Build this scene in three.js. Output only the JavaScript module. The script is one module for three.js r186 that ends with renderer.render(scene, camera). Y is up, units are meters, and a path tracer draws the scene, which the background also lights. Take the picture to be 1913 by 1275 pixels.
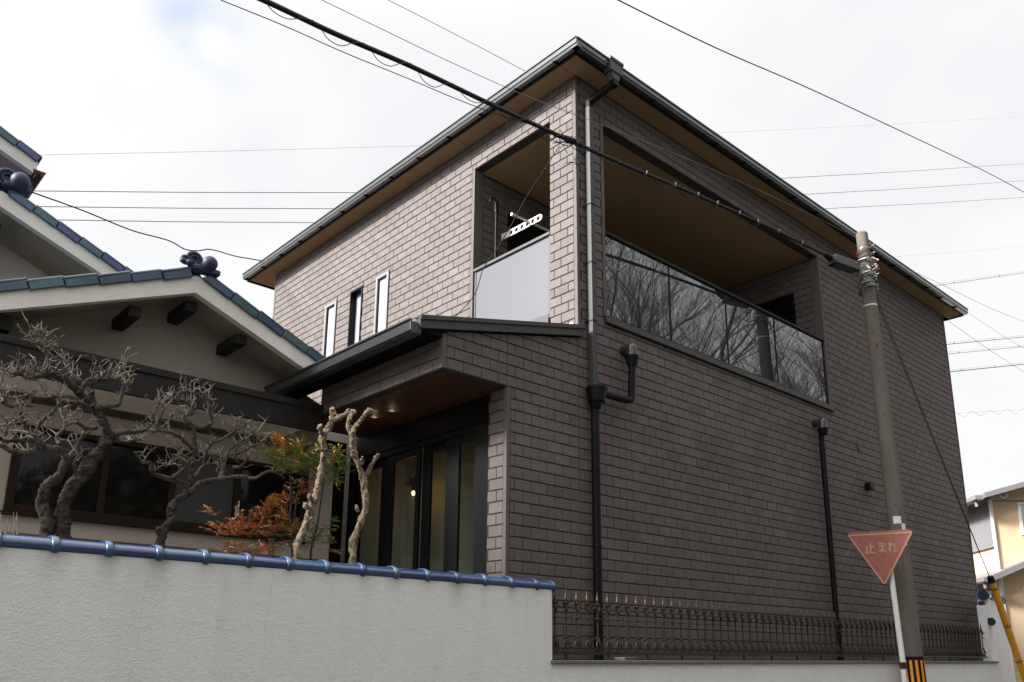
import * as THREE from 'three';
import { mergeGeometries } from 'three/addons/utils/BufferGeometryUtils.js';
import { RoundedBoxGeometry } from 'three/addons/geometries/RoundedBoxGeometry.js';

// ---------------------------------------------------------------- camera, sky, sun, exposure
// y = 0 is the height of the photographer's eye; the street lies at y = GROUND.
const scene = new THREE.Scene();
const GROUND = -1.55, YARD = -0.1;
const EYE = new THREE.Vector3(-5.8709, 0, 5.5);
const YAW = 42.16745, PITCH = 14.22606, ROLL = 0.46677, FOCAL = 1580.868, SHIFT = 184.39;
const rad = THREE.MathUtils.degToRad;
const camera = new THREE.PerspectiveCamera(2 * THREE.MathUtils.radToDeg(Math.atan(637.5 / FOCAL)), 1024 / 682, 0.05, 400);
camera.rotation.order = 'YXZ';
camera.position.copy(EYE);
camera.rotation.set(rad(PITCH), -rad(YAW), rad(ROLL));
camera.setViewOffset(1913, 1275, 0, -SHIFT, 1913, 1275);   // lens shifted upwards
camera.updateMatrixWorld(true);

const EXPOSURE = 2.0;
const SUN_EL = 32, SUN_AZ = 18;   // azimuth from -x towards -z
const sunDir = new THREE.Vector3(-Math.cos(rad(SUN_EL)) * Math.cos(rad(SUN_AZ)), Math.sin(rad(SUN_EL)), -Math.cos(rad(SUN_EL)) * Math.sin(rad(SUN_AZ)));
const sun = new THREE.DirectionalLight(new THREE.Color().setRGB(1, 0.975, 0.945), 5.0);
sun.position.copy(sunDir).multiplyScalar(60);
sun.castShadow = true;
sun.shadow.radius = 18;
sun.shadow.mapSize.set(2048, 2048);
Object.assign(sun.shadow.camera, { left: -22, right: 22, top: 22, bottom: -22, near: 1, far: 140 });
scene.add(sun); scene.add(sun.target);

function hash(x, y, z) { let h = (x * 374761393 + y * 668265263 + z * 2147483647) | 0; h = Math.imul(h ^ (h >>> 13), 1274126177); return ((h ^ (h >>> 16)) >>> 0) / 4294967296; }
const sm = (t) => t * t * (3 - 2 * t), mix = (a, b, t) => a + (b - a) * t;
function noise3(x, y, z) {
  const X = Math.floor(x), Y = Math.floor(y), Z = Math.floor(z), u = sm(x - X), v = sm(y - Y), w = sm(z - Z);
  const k = (i, j, l) => hash(X + i, Y + j, Z + l);
  return mix(mix(mix(k(0, 0, 0), k(1, 0, 0), u), mix(k(0, 1, 0), k(1, 1, 0), u), v), mix(mix(k(0, 0, 1), k(1, 0, 1), u), mix(k(0, 1, 1), k(1, 1, 1), u), v), w);
}
function fbm3(x, y, z, o) { let s = 0, a = 0.5, n = 0; for (let i = 0; i < o; i++) { s += a * noise3(x, y, z); n += a; a *= 0.5; x = x * 2.03 + 7.1; y = y * 2.03 + 3.7; z = z * 2.03 + 1.3; } return s / n; }
function skyTexture() {
  const w = 1024, h = 512, data = new Float32Array(w * h * 4), d = new THREE.Vector3();
  const gaps = [];
  const gapDir = pixelRay(405, 85).normalize(), gap2 = pixelRay(340, 25).normalize();
  gaps.push([gapDir, 0.036], [gap2, 0.028]);
  for (let j = 0; j < h; j++) for (let i = 0; i < w; i++) {
    const phi = ((i + 0.5) / w - 0.5) * 2 * Math.PI, th = ((j + 0.5) / h - 0.5) * Math.PI;
    d.set(Math.cos(th) * Math.cos(phi), Math.sin(th), Math.cos(th) * Math.sin(phi));
    let r, g, b;
    if (d.y < 0) { r = 0.22; g = 0.215; b = 0.21; } else {
      const k = 1 / (d.y + 0.45), cx = d.x * k, cz = d.z * k;
      const n1 = fbm3(cx * 2.6 + 11, cz * 2.6 + 4, 2.5, 5), n2 = fbm3(cx * 6 + 31, cz * 6 + 9, 7.5, 4);
      const thin = THREE.MathUtils.smoothstep(n1 + 0.35 * (n2 - 0.5), 0.5, 0.72);
      const L = (0.98 - 0.07 * thin + 0.035 * (n2 - 0.5)) * (1 + 1.15 * THREE.MathUtils.smoothstep(d.y, 0.62, 1.0));
      r = L * (0.999 - 0.028 * thin); g = L * (0.999 - 0.012 * thin); b = L * (1.002 + 0.014 * thin);
      let blue = 0;
      for (const [q, s] of gaps) { const a = Math.acos(Math.min(1, q.dot(d))); blue += Math.exp(-(a / s) * (a / s)) * THREE.MathUtils.smoothstep(0.6 * n2 + 0.6 * fbm3(cx * 15, cz * 15, 3.3, 4), 0.5, 0.78) * 0.75; }
      blue += 0.5 * THREE.MathUtils.smoothstep(n1, 0.70, 0.80);
      blue = Math.min(1, blue);
      r = mix(r, 0.50, blue); g = mix(g, 0.66, blue); b = mix(b, 0.90, blue);
      const ang = Math.acos(THREE.MathUtils.clamp(d.dot(sunDir), -1, 1)) * 57.2958;
      const glow = 30 * Math.exp(-((ang / 12) ** 2)) + 0.9 * Math.exp(-((ang / 38) ** 2));
      const gl = glow * (0.3 + 1.4 * n2);
      r += gl; g += gl * 0.99; b += gl * 0.975;
    }
    data.set([r / EXPOSURE, g / EXPOSURE, b / EXPOSURE, 1], (j * w + i) * 4);
  }
  const t = new THREE.DataTexture(data, w, h, THREE.RGBAFormat, THREE.FloatType);
  t.mapping = THREE.EquirectangularReflectionMapping; t.magFilter = THREE.LinearFilter; t.minFilter = THREE.LinearFilter;
  t.wrapS = THREE.RepeatWrapping; t.needsUpdate = true;
  return t;
}
// direction through a point of the photograph (1913 x 1275), and where it meets a wall, a facade plane or a level
function pixelRay(px, py) { return new THREE.Vector3((px - 956.5) / FOCAL, -(py - 637.5 - SHIFT) / FOCAL, -1).applyQuaternion(camera.quaternion); }
function onZ(px, py, z) { const q = pixelRay(px, py); return q.multiplyScalar((z - EYE.z) / q.z).add(EYE); }
function onX(px, py, x) { const q = pixelRay(px, py); return q.multiplyScalar((x - EYE.x) / q.x).add(EYE); }
const sky = skyTexture();
scene.background = sky; scene.environment = sky;
scene.environmentIntensity = 1; scene.backgroundIntensity = 1;
const renderer = new THREE.WebGLRenderer({ antialias: true });
renderer.setSize(1024, 682);
renderer.toneMapping = THREE.LinearToneMapping;
renderer.toneMappingExposure = EXPOSURE;
renderer.shadowMap.enabled = true;

// ---------------------------------------------------------------- helpers
let seed = 12345;
const rnd = () => { seed = (seed + 0x6d2b79f5) | 0; let t = Math.imul(seed ^ (seed >>> 15), 1 | seed); t = (t + Math.imul(t ^ (t >>> 7), 61 | t)) ^ t; return ((t ^ (t >>> 14)) >>> 0) / 4294967296; };
const rr = (a, b) => a + (b - a) * rnd();
const V = (x, y, z) => new THREE.Vector3(x, y, z);
const taken = new Map(), roots = new Map();
function numbered(n) { const k = taken.get(n) ?? 0; taken.set(n, k + 1); return k ? n + '_' + String(k).padStart(3, '0') : n; }
function tag(o, label, category, group, kind) { if (label) o.userData.label = label; if (category) o.userData.category = category; if (group) o.userData.group = group; if (kind) o.userData.kind = kind; return o; }
function thing(name, label, category, [x, y, z], group) {
  const o = new THREE.Group(); o.name = numbered(name); o.position.set(x, y, z); scene.add(o); roots.set(o, o.position);
  return tag(o, label, category, group);
}
function rootOf(o) { while (!roots.has(o) && o.parent) o = o.parent; return roots.get(o); }
function boxUV(g) {
  const p = g.attributes.position, n = p.count, uv = new Float32Array(n * 2), a = V(0, 0, 0), b = V(0, 0, 0), c = V(0, 0, 0);
  for (let i = 0; i < n; i += 3) {
    a.fromBufferAttribute(p, i); b.fromBufferAttribute(p, i + 1).sub(a); c.fromBufferAttribute(p, i + 2).sub(a); b.cross(c);
    const ax = Math.abs(b.x), ay = Math.abs(b.y), az = Math.abs(b.z);
    for (let k = 0; k < 3; k++) {
      const x = p.getX(i + k), y = p.getY(i + k), z = p.getZ(i + k);
      const [u, v] = ay > ax && ay > az ? [x, z] : ax > az ? [z, y] : [x, y];
      uv[(i + k) * 2] = u; uv[(i + k) * 2 + 1] = v;
    }
  }
  g.setAttribute('uv', new THREE.BufferAttribute(uv, 2));
  return g;
}
function plain(g) { const q = g.index ? g.toNonIndexed() : g; for (const k of Object.keys(q.attributes)) if (!['position', 'normal', 'uv', 'color'].includes(k)) q.deleteAttribute(k); if (!q.attributes.normal) q.computeVertexNormals(); return q; }
function fuse(list, keepUV) {
  list = [].concat(list).map(plain);
  if (!keepUV) list.forEach(boxUV);
  return list.length === 1 ? list[0] : mergeGeometries(list);
}
function part(parent, name, geoms, mat, o = {}) {
  const g = fuse(geoms, o.keepUV), r = rootOf(parent);
  if (r) g.translate(-r.x, -r.y, -r.z);
  const m = new THREE.Mesh(g, mat); m.name = name; m.castShadow = m.receiveShadow = true;
  parent.add(m);
  return tag(m, o.label, null, null, o.kind);
}
function solo(name, geoms, mat, label, category, group, kind, keepUV) {   // a thing that is one mesh
  const g = fuse(geoms, keepUV); g.computeBoundingBox();
  const c = g.boundingBox.getCenter(V(0, 0, 0)); c.y = g.boundingBox.min.y; g.translate(-c.x, -c.y, -c.z);
  const m = new THREE.Mesh(g, mat); m.name = numbered(name); m.position.copy(c); m.castShadow = m.receiveShadow = true; scene.add(m);
  return tag(m, label, category, group, kind);
}
const box = (x0, x1, y0, y1, z0, z1) => new THREE.BoxGeometry(x1 - x0, y1 - y0, z1 - z0).translate((x0 + x1) / 2, (y0 + y1) / 2, (z0 + z1) / 2);
const rbox = (x0, x1, y0, y1, z0, z1, r = 0.004) => new RoundedBoxGeometry(x1 - x0, y1 - y0, z1 - z0, 2, Math.min(r, 0.49 * Math.min(x1 - x0, y1 - y0, z1 - z0))).translate((x0 + x1) / 2, (y0 + y1) / 2, (z0 + z1) / 2);
const cyl = (x, y0, y1, z, r0, r1 = r0, s = 16) => new THREE.CylinderGeometry(r1, r0, y1 - y0, s).translate(x, (y0 + y1) / 2, z);
function rod(a, b, r, r2 = r, s = 10) {
  const d = b.clone().sub(a), g = new THREE.CylinderGeometry(r2, r, d.length(), s);
  return g.applyQuaternion(new THREE.Quaternion().setFromUnitVectors(V(0, 1, 0), d.clone().normalize())).translate((a.x + b.x) / 2, (a.y + b.y) / 2, (a.z + b.z) / 2);
}
function wireTube(pts, r, n = 40, s = 6) { return new THREE.TubeGeometry(new THREE.CatmullRomCurve3(pts, false, 'centripetal'), n, r, s, false); }
function extr(points, depth, holes = [], bevel) {
  const s = new THREE.Shape(points.map(([x, y]) => new THREE.Vector2(x, y)));
  for (const h of holes) s.holes.push(h instanceof THREE.Path ? h : new THREE.Path(h.map(([x, y]) => new THREE.Vector2(x, y))));
  return new THREE.ExtrudeGeometry(s, { depth, bevelEnabled: !!bevel, bevelThickness: bevel, bevelSize: bevel, bevelOffset: bevel ? -bevel : 0, bevelSegments: 1, curveSegments: 10 });
}
// tapered limb along points, each with its own radius, knobbly
function limb(pts, radii, sides, knob = 0, sub = 1, wob = 0) {
  let P = pts, R = radii;
  if (sub > 1) {
    const c = new THREE.CatmullRomCurve3(pts, false, 'centripetal'), n = (pts.length - 1) * sub; P = []; R = [];
    for (let i = 0; i <= n; i++) { const t = i / sub, k = Math.min(pts.length - 2, Math.floor(t)); P.push(c.getPoint(i / n)); R.push(mix(radii[k], radii[k + 1], t - k)); }
    if (wob) P.forEach((p, i) => { if (i && i < n) { const q = R[i] * wob; p.add(V(rr(-q, q), rr(-q, q) * 0.5, rr(-q, q))); } });
  }
  const n = P.length, pos = [], idx = [], t = V(0, 0, 0), u = V(0, 0, 0), v = V(0, 0, 0); let ref = V(0.31, 0.2, 0.93).normalize();
  for (let i = 0; i < n; i++) {
    t.copy(P[Math.min(n - 1, i + 1)]).sub(P[Math.max(0, i - 1)]).normalize();
    u.crossVectors(t, ref); if (u.lengthSq() < 1e-4) u.crossVectors(t, V(1, 0, 0)); u.normalize(); v.crossVectors(u, t).normalize(); ref.copy(v);
    for (let k = 0; k < sides; k++) {
      const a = (k / sides) * 2 * Math.PI; let q = R[i];
      if (knob) { const e = (f, o) => fbm3(P[i].x * f + Math.cos(a) * o, P[i].y * f * 0.8, P[i].z * f + Math.sin(a) * o, 3); q *= 1 + knob * (1.7 * e(22, 1.3) - 0.85 + 0.75 * (1 - Math.abs(2 * e(60, 2.6) - 1)) - 0.55); }
      pos.push(P[i].x + q * (Math.cos(a) * u.x + Math.sin(a) * v.x), P[i].y + q * (Math.cos(a) * u.y + Math.sin(a) * v.y), P[i].z + q * (Math.cos(a) * u.z + Math.sin(a) * v.z));
    }
  }
  for (let i = 0; i < n - 1; i++) for (let k = 0; k < sides; k++) { const a = i * sides + k, b = i * sides + (k + 1) % sides; idx.push(a, b, a + sides, b, b + sides, a + sides); }
  const tip = pos.length / 3; pos.push(P[n - 1].x, P[n - 1].y, P[n - 1].z); for (let k = 0; k < sides; k++) idx.push((n - 1) * sides + k, (n - 1) * sides + (k + 1) % sides, tip);
  const g = new THREE.BufferGeometry(); g.setAttribute('position', new THREE.Float32BufferAttribute(pos, 3)); g.setIndex(idx); g.computeVertexNormals();
  return g;
}

// ---------------------------------------------------------------- textures and materials
function tileNoise(size, cells, s) {   // periodic value noise, 0..1
  const n = new Float32Array(size * size);
  for (let y = 0; y < size; y++) for (let x = 0; x < size; x++) {
    const fx = (x / size) * cells[0], fy = (y / size) * cells[1], X = Math.floor(fx), Y = Math.floor(fy), u = sm(fx - X), v = sm(fy - Y);
    const k = (i, j) => hash((X + i) % cells[0], (Y + j) % cells[1], s);
    n[y * size + x] = mix(mix(k(0, 0), k(1, 0), u), mix(k(0, 1), k(1, 1), u), v);
  }
  return n;
}
function layers(size, list) { const o = new Float32Array(size * size); for (const [cx, cy, a, s] of list) { const n = tileNoise(size, [cx, cy], s); for (let i = 0; i < o.length; i++) o[i] += a * (n[i] - 0.5); } return o; }
function tex(size, metres, fn, srgb) {
  const d = new Uint8Array(size * size * 4);
  for (let i = 0; i < size * size; i++) { const [r, g, b] = fn(i); d[i * 4] = 255 * Math.min(1, Math.max(0, r)); d[i * 4 + 1] = 255 * Math.min(1, Math.max(0, g)); d[i * 4 + 2] = 255 * Math.min(1, Math.max(0, b)); d[i * 4 + 3] = 255; }
  const t = new THREE.DataTexture(d, size, size, THREE.RGBAFormat); t.wrapS = t.wrapT = THREE.RepeatWrapping; t.magFilter = THREE.LinearFilter; t.minFilter = THREE.LinearMipmapLinearFilter; t.generateMipmaps = true;
  if (srgb) t.colorSpace = THREE.SRGBColorSpace;
  const [mx, my] = [].concat(metres, metres); t.repeat.set(1 / mx, 1 / my); t.needsUpdate = true;
  return t;
}
const grey = (n, base, k) => (i) => { const v = base + k * n[i]; return [v, v, v]; };
const grain = layers(512, [[160, 160, 0.5, 1], [64, 64, 0.5, 2], [24, 24, 0.3, 3]]);
const cloudy = layers(512, [[3, 3, 0.5, 5], [7, 7, 0.4, 6], [18, 18, 0.3, 7], [60, 60, 0.25, 8]]);
const streak = layers(512, [[40, 3, 0.5, 9], [90, 6, 0.4, 10], [17, 2, 0.4, 11], [120, 60, 0.15, 12]]);
const dapple = layers(512, [[6, 6, 0.5, 13], [17, 17, 0.5, 14], [48, 48, 0.35, 15], [130, 130, 0.2, 16]]);
const T = {
  stuccoBump: tex(512, 0.5, (i) => { const v = 0.5 + 0.75 * (grain[i] * 0.8 + dapple[i] * 0.4); return [v, v, v]; }),
  softTone: tex(512, 3.3, grey(cloudy, 0.94, 0.16)),
  brickBump: tex(512, 0.34, grey(grain, 0.5, 0.9)),
  brickTone: tex(512, 0.9, (i) => { const v = 0.9 + 0.28 * cloudy[i] + 0.22 * grain[i]; return [v, v * (0.99 + 0.02 * dapple[i]), v]; }),
  barkBump: tex(512, 0.16, grey(dapple, 0.5, 0.9)),
  barkTone: tex(512, 0.22, (i) => { const v = 0.75 + 2.0 * dapple[i] + 0.4 * cloudy[i]; return [v, v * 0.98, v * 0.95]; }),
  paleTone: tex(512, [0.12, 0.3], (i) => { const v = 0.78 + 1.9 * dapple[i] + 0.8 * streak[i] + 0.5 * cloudy[i]; return [v, v * 0.97, v * 0.92]; }),
  concrete: tex(512, [0.5, 1.4], (i) => { const v = 0.88 + 0.35 * cloudy[i] + 0.22 * grain[i] + 0.2 * streak[i]; return [v, v * 0.99, v * 0.97]; }),
  wallTone: (() => { // rain stains under the tile collars, faint streaks, two hairline cracks; 8.2 m x 2.1 m of wall
    const w = 2048, h = 512, d = new Uint8Array(w * h * 4), X0 = -9.2, Y0 = -1.55;
    for (let j = 0; j < h; j++) for (let i = 0; i < w; i++) {
      const X = X0 + (i / w) * 8.2, Y = Y0 + (j / h) * 2.1, k = Math.round((-1.15 - X) / 0.27), cx = -1.15 - k * 0.27, q = hash(k, 7, 3), dep = 0.52 - Y;
      let v = 0.95 + 0.06 * (fbm3(X * 1.3, Y * 1.6, 1, 4) - 0.5) + 0.05 * (fbm3(X * 9, Y * 0.8, 5, 3) - 0.5) + 0.05 * (fbm3(X * 30, Y * 30, 3, 2) - 0.5);
      const wd = 0.035 + 0.02 * q + 0.03 * fbm3(X * 20, Y * 14, 8, 2), st = Math.exp(-(((X - cx) / wd) ** 2)) * Math.exp(-dep / (0.03 + 0.05 * q)) * (0.36 + 0.3 * q);
      v -= st + 0.07 * Math.exp(-dep / 0.03);
      v -= 0.06 * THREE.MathUtils.smoothstep(fbm3(X * 7, Y * 0.5, 12, 3), 0.56, 0.75) * Math.exp(-dep / 0.5);
      for (const [a, b] of [[-4.17, 0.52], [-3.42, 0.52]]) { const c = a - 0.05 * (0.5 - Y) + 0.02 * (fbm3(Y * 6, a, 3, 3) - 0.5); v -= 0.10 * Math.exp(-(((X - c) / 0.003) ** 2)) * THREE.MathUtils.smoothstep(Y, -0.9, 0.2); }
      d.set([255 * v, 255 * v * (0.998 - st * 0.1), 255 * v * (0.99 - st * 0.25), 255], (j * w + i) * 4);
    }
    const t = new THREE.DataTexture(d, w, h, THREE.RGBAFormat); t.wrapS = t.wrapT = THREE.RepeatWrapping; t.magFilter = THREE.LinearFilter; t.minFilter = THREE.LinearMipmapLinearFilter; t.generateMipmaps = true;
    t.repeat.set(1 / 8.2, 1 / 2.1); t.offset.set(9.2 / 8.2 - 1, 1.55 / 2.1); t.needsUpdate = true; return t;
  })(),
  wood: tex(512, [0.16, 1.6], (i) => { const v = 0.85 + 0.7 * streak[i]; return [v, v * 0.95, v * 0.88]; }),
  glaze: tex(512, 0.55, (i) => { const v = cloudy[i] + 0.5 * dapple[i], w = streak[i]; return [0.7 + 0.55 * v + 0.3 * w, 0.8 + 0.6 * v + 0.15 * w, 0.86 + 0.35 * v]; }),
  road: tex(512, 1.1, grey(grain, 0.85, 0.6)),
  rough: tex(512, 0.8, grey(cloudy, 0.75, 0.5)),
};
const rgb = (r, g, b) => new THREE.Color().setRGB(r, g, b);
const std = (c, o = {}) => new THREE.MeshStandardMaterial({ color: rgb(...c), roughness: 0.8, ...o });
const phys = (c, o = {}) => new THREE.MeshPhysicalMaterial({ color: rgb(...c), roughness: 0.5, ...o });
const BRICK = [0.124, 0.103, 0.0955];
const brickOpts = { roughness: 0.78, map: T.brickTone, bumpMap: T.brickBump, bumpScale: 0.0011 };
const TONES = [0.9, 0.965, 1.0, 1.03, 1.09], HUES = [[1, 1, 1], [1, 0.975, 1.0], [1, 1, 1], [1.01, 0.985, 0.955], [0.985, 1, 1.03]];
const M = {
  bricks: TONES.map((k) => std(BRICK.map((c, i) => c * k * HUES[TONES.indexOf(k)][i]), brickOpts)),
  brickField: std(BRICK, { ...brickOpts, vertexColors: true }),
  joint: std([0.042, 0.029, 0.025], { roughness: 0.95 }),
  sealant: std([0.135, 0.113, 0.105], { roughness: 0.7 }),
  trim: std([0.11, 0.091, 0.084], { roughness: 0.8, map: T.brickTone, bumpMap: T.brickBump, bumpScale: 0.0008 }),
  black: phys([0.006, 0.006, 0.0063], { roughness: 0.5, specularIntensity: 0.32 }),
  gutter: phys([0.03, 0.031, 0.031], { roughness: 0.28, clearcoat: 0.7, clearcoatRoughness: 0.2 }),
  charcoal: phys([0.036, 0.037, 0.035], { roughness: 0.5 }),
  pipeGrey: phys([0.05, 0.05, 0.052], { roughness: 0.55, specularIntensity: 0.7 }),
  soffit: std([0.32, 0.195, 0.097], { roughness: 0.9, map: T.softTone }),
  alu: phys([0.5, 0.5, 0.49], { roughness: 0.35, metalness: 0.6 }),
  white: phys([0.72, 0.71, 0.68], { roughness: 0.4 }),
  ivory: phys([0.62, 0.58, 0.48], { roughness: 0.5 }),
  smoked: phys([0.16, 0.16, 0.17], { roughness: 0.01, ior: 2.45, transmission: 0.85, thickness: 0 }),
  milky: phys([0.11, 0.115, 0.13], { roughness: 0.03, ior: 1.95, transmission: 0.1, thickness: 0 }),
  pane: phys([0.30, 0.31, 0.34], { roughness: 0.03, ior: 1.9 }),
  clear: phys([0.9, 0.92, 0.9], { roughness: 0.02, transmission: 1, thickness: 0 }),
  darkPane: phys([0.008, 0.008, 0.008], { roughness: 0.05, ior: 1.5, specularIntensity: 0.45 }),
  frosted: phys([0.035, 0.038, 0.038], { roughness: 0.5 }),
  wood: std([0.10, 0.036, 0.018], { roughness: 0.6, map: T.wood }),
  roofMetal: phys([0.035, 0.035, 0.036], { roughness: 0.5 }),
  room: std([0.36, 0.38, 0.32], { roughness: 0.9 }),
  stucco: std([0.88, 0.875, 0.86], { roughness: 0.92, map: T.softTone, bumpMap: T.stuccoBump, bumpScale: 0.0075 }),
  gardenWall: std([0.79, 0.785, 0.765], { roughness: 0.93, map: T.wallTone, bumpMap: T.stuccoBump, bumpScale: 0.0042 }),
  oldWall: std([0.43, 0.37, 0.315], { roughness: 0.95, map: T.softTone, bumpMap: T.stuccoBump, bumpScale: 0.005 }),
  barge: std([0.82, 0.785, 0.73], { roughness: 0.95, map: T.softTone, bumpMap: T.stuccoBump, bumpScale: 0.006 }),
  cap: std([0.20, 0.18, 0.165], { roughness: 0.95, map: T.concrete, bumpMap: T.brickBump, bumpScale: 0.002 }),
  darkWood: std([0.010, 0.008, 0.007], { roughness: 0.8, map: T.wood }),
  brownAlu: phys([0.02, 0.012, 0.007], { roughness: 0.6, specularIntensity: 0.3 }),
  farBark: std([0.035, 0.03, 0.027], { roughness: 1 }),
  bark: std([0.06, 0.048, 0.04], { roughness: 0.95, map: T.barkTone, bumpMap: T.barkBump, bumpScale: 0.014 }),
  limbBark: std([0.10, 0.082, 0.068], { roughness: 0.95, map: T.barkTone, bumpMap: T.barkBump, bumpScale: 0.008 }),
  twig: std([0.20, 0.165, 0.135], { roughness: 0.9, map: T.barkTone }),
  paleBark: std([0.27, 0.205, 0.14], { roughness: 0.9, map: T.paleTone, bumpMap: T.barkBump, bumpScale: 0.009 }),
  leaf: std([1, 1, 1], { roughness: 0.55, vertexColors: true, side: THREE.DoubleSide }),
  bronze: phys([0.15, 0.105, 0.06], { roughness: 0.42, metalness: 0.6 }),
  bronzeDark: phys([0.045, 0.03, 0.021], { roughness: 0.38, metalness: 0.5 }),
  iron: phys([0.018, 0.015, 0.013], { roughness: 0.45 }),
  concrete: std([0.16, 0.14, 0.118], { roughness: 0.95, map: T.concrete, bumpMap: T.brickBump, bumpScale: 0.002 }),
  galv: phys([0.26, 0.27, 0.255], { roughness: 0.45, metalness: 0.5, roughnessMap: T.rough }),
  cable: phys([0.010, 0.010, 0.010], { roughness: 0.7, specularIntensity: 0.5 }),
  cableGrey: phys([0.12, 0.12, 0.12], { roughness: 0.5 }),
  redWire: phys([0.34, 0.05, 0.04], { roughness: 0.5 }),
  yellow: phys([0.72, 0.33, 0.015], { roughness: 0.45 }),
  orange: phys([0.75, 0.3, 0.01], { roughness: 0.5 }),
  rust: std([0.11, 0.042, 0.025], { roughness: 0.95, map: T.barkTone, bumpMap: T.barkBump, bumpScale: 0.003 }),
  cream: std([0.62, 0.46, 0.30], { roughness: 0.9, map: T.softTone }),
  creamPale: std([0.62, 0.51, 0.36], { roughness: 0.9, map: T.softTone }),
  greyTrim: phys([0.17, 0.16, 0.165], { roughness: 0.5 }),
  asphalt: std([0.055, 0.055, 0.056], { roughness: 0.95, map: T.road, bumpMap: T.road, bumpScale: 0.003 }),
  soil: std([0.11, 0.095, 0.075], { roughness: 1, map: T.road }),
  curtain: std([0.22, 0.215, 0.185], { roughness: 1 }),
  cloth: std([0.15, 0.142, 0.15], { roughness: 0.9 }),
  bulb: new THREE.MeshStandardMaterial({ color: 0x000000, emissive: rgb(1, 0.55, 0.2), emissiveIntensity: 3 }),
  spot: new THREE.MeshStandardMaterial({ color: 0x000000, emissive: rgb(1, 0.62, 0.42), emissiveIntensity: 0.08 }),
};
const glazeMat = (c, k = 0.6) => phys(c, { roughness: 0.27, map: T.glaze, clearcoat: k, clearcoatRoughness: 0.1 });
const TILE_GREEN = [[0.022, 0.07, 0.10], [0.03, 0.095, 0.105], [0.022, 0.052, 0.12], [0.05, 0.10, 0.095], [0.02, 0.045, 0.085]].map((c) => glazeMat(c));
const TILE_BLUE = [[0.04, 0.07, 0.19], [0.035, 0.095, 0.18], [0.04, 0.055, 0.17], [0.035, 0.10, 0.14]].map((c) => glazeMat(c));
const COPING = [[0.05, 0.078, 0.18], [0.052, 0.09, 0.185], [0.045, 0.062, 0.16], [0.055, 0.115, 0.2]].map((c) => glazeMat(c, 0.55));
const DISC = [[0.02, 0.045, 0.055], [0.02, 0.03, 0.085]].map((c) => phys(c, { roughness: 0.45, map: T.glaze, specularIntensity: 0.5 }));
const ORNAMENT = phys([0.022, 0.026, 0.07], { roughness: 0.55, map: T.glaze });

// ---------------------------------------------------------------- ground and street
tag(solo('ground', box(-150, 150, GROUND - 0.3, GROUND, -150, 150), M.soil), null, null, null, 'structure');
tag(solo('road', box(-150, 150, GROUND + 0.004, GROUND + 0.012, 1.3, 7.2), M.asphalt), null, null, null, 'structure');
tag(solo('yard', box(-9, 8.7, GROUND, YARD, -14, 0.44), M.soil), null, null, null, 'structure');

// ---------------------------------------------------------------- the brown house
const house = thing('brown_house', 'two storey dark brown brick clad house with glass fronted corner balcony and black gutters', 'house', [4, YARD, -3]);
const TOP = 6.165, X1 = 9.9, Z1 = -6.95, COURSE = 0.1055, BW = 0.2055, PANEL = 0.9247, J = 0.0105, RELIEF = 0.009;
const BO = { x0: 0.44, x1: 5.2, y0: 3.37, y1: 5.765 };    // balcony opening in the street wall
const AO = { z0: -1.7, z1: -0.4, y0: 3.37, y1: 5.785 };   // balcony opening in the side wall
const WIN = [[-5.17, -4.85], [-4.48, -4.16], [-3.8, -3.49]], WY = [4.02, 5.05];
const wallMeshes = {};
wallMeshes.B = part(house, 'wall', extr([[-0.946, YARD], [X1, YARD], [X1, TOP], [0.009, TOP], [0.009, 3.10], [-1.696, 2.70], [-1.696, 2.375], [-0.946, 2.375]], 0.12, [[[BO.x0, BO.y0], [BO.x0, BO.y1], [BO.x1, BO.y1], [BO.x1, BO.y0]]]).translate(0, 0, -0.129), M.joint);
{
  const holes = [[[AO.z0, AO.y0], [AO.z0, AO.y1], [AO.z1, AO.y1], [AO.z1, AO.y0]], ...WIN.map(([a, b]) => [[a, WY[0]], [a, WY[1]], [b, WY[1]], [b, WY[0]]])];
  const g = extr([[Z1, YARD], [-0.13, YARD], [-0.13, TOP], [Z1, TOP]], 0.12, holes);
  g.rotateY(-Math.PI / 2).translate(0.129, 0, 0);
  wallMeshes.A = part(house, 'wall', g, M.joint);
}
part(house, 'wall', [box(0.13, X1 - 0.13, YARD, TOP, Z1, Z1 + 0.12), box(X1 - 0.12, X1, YARD, TOP, Z1, -0.13)], M.trim);
wallMeshes.back = part(house, 'balcony_wall', [box(0.131, 0.55, 3.3, BO.y1, -1.83, -1.709), box(0.55, 2.3, 5.4, BO.y1, -1.83, -1.709), box(2.3, X1 - 0.13, 3.3, BO.y1, -1.83, -1.709)], M.joint);
wallMeshes.side = part(house, 'balcony_wall', [box(5.209, 5.33, 3.3, BO.y1, -0.42, -0.131), box(5.209, 5.33, 5.32, BO.y1, -1.25, -0.42), box(5.209, 5.33, 3.3, BO.y1, -1.705, -1.25)], M.joint);
wallMeshes.beam = part(house, 'porch_beam', box(-1.696, -1.6, 2.376, 2.69, -2.05, -0.13), M.joint);
wallMeshes.pillar = part(house, 'porch_pillar', box(-0.946, -0.83, YARD, 2.374, -0.26, -0.13), M.joint);
part(house, 'balcony_floor', box(0.13, X1 - 0.13, 3.18, 3.3, -1.83, -0.131), M.charcoal);
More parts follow.
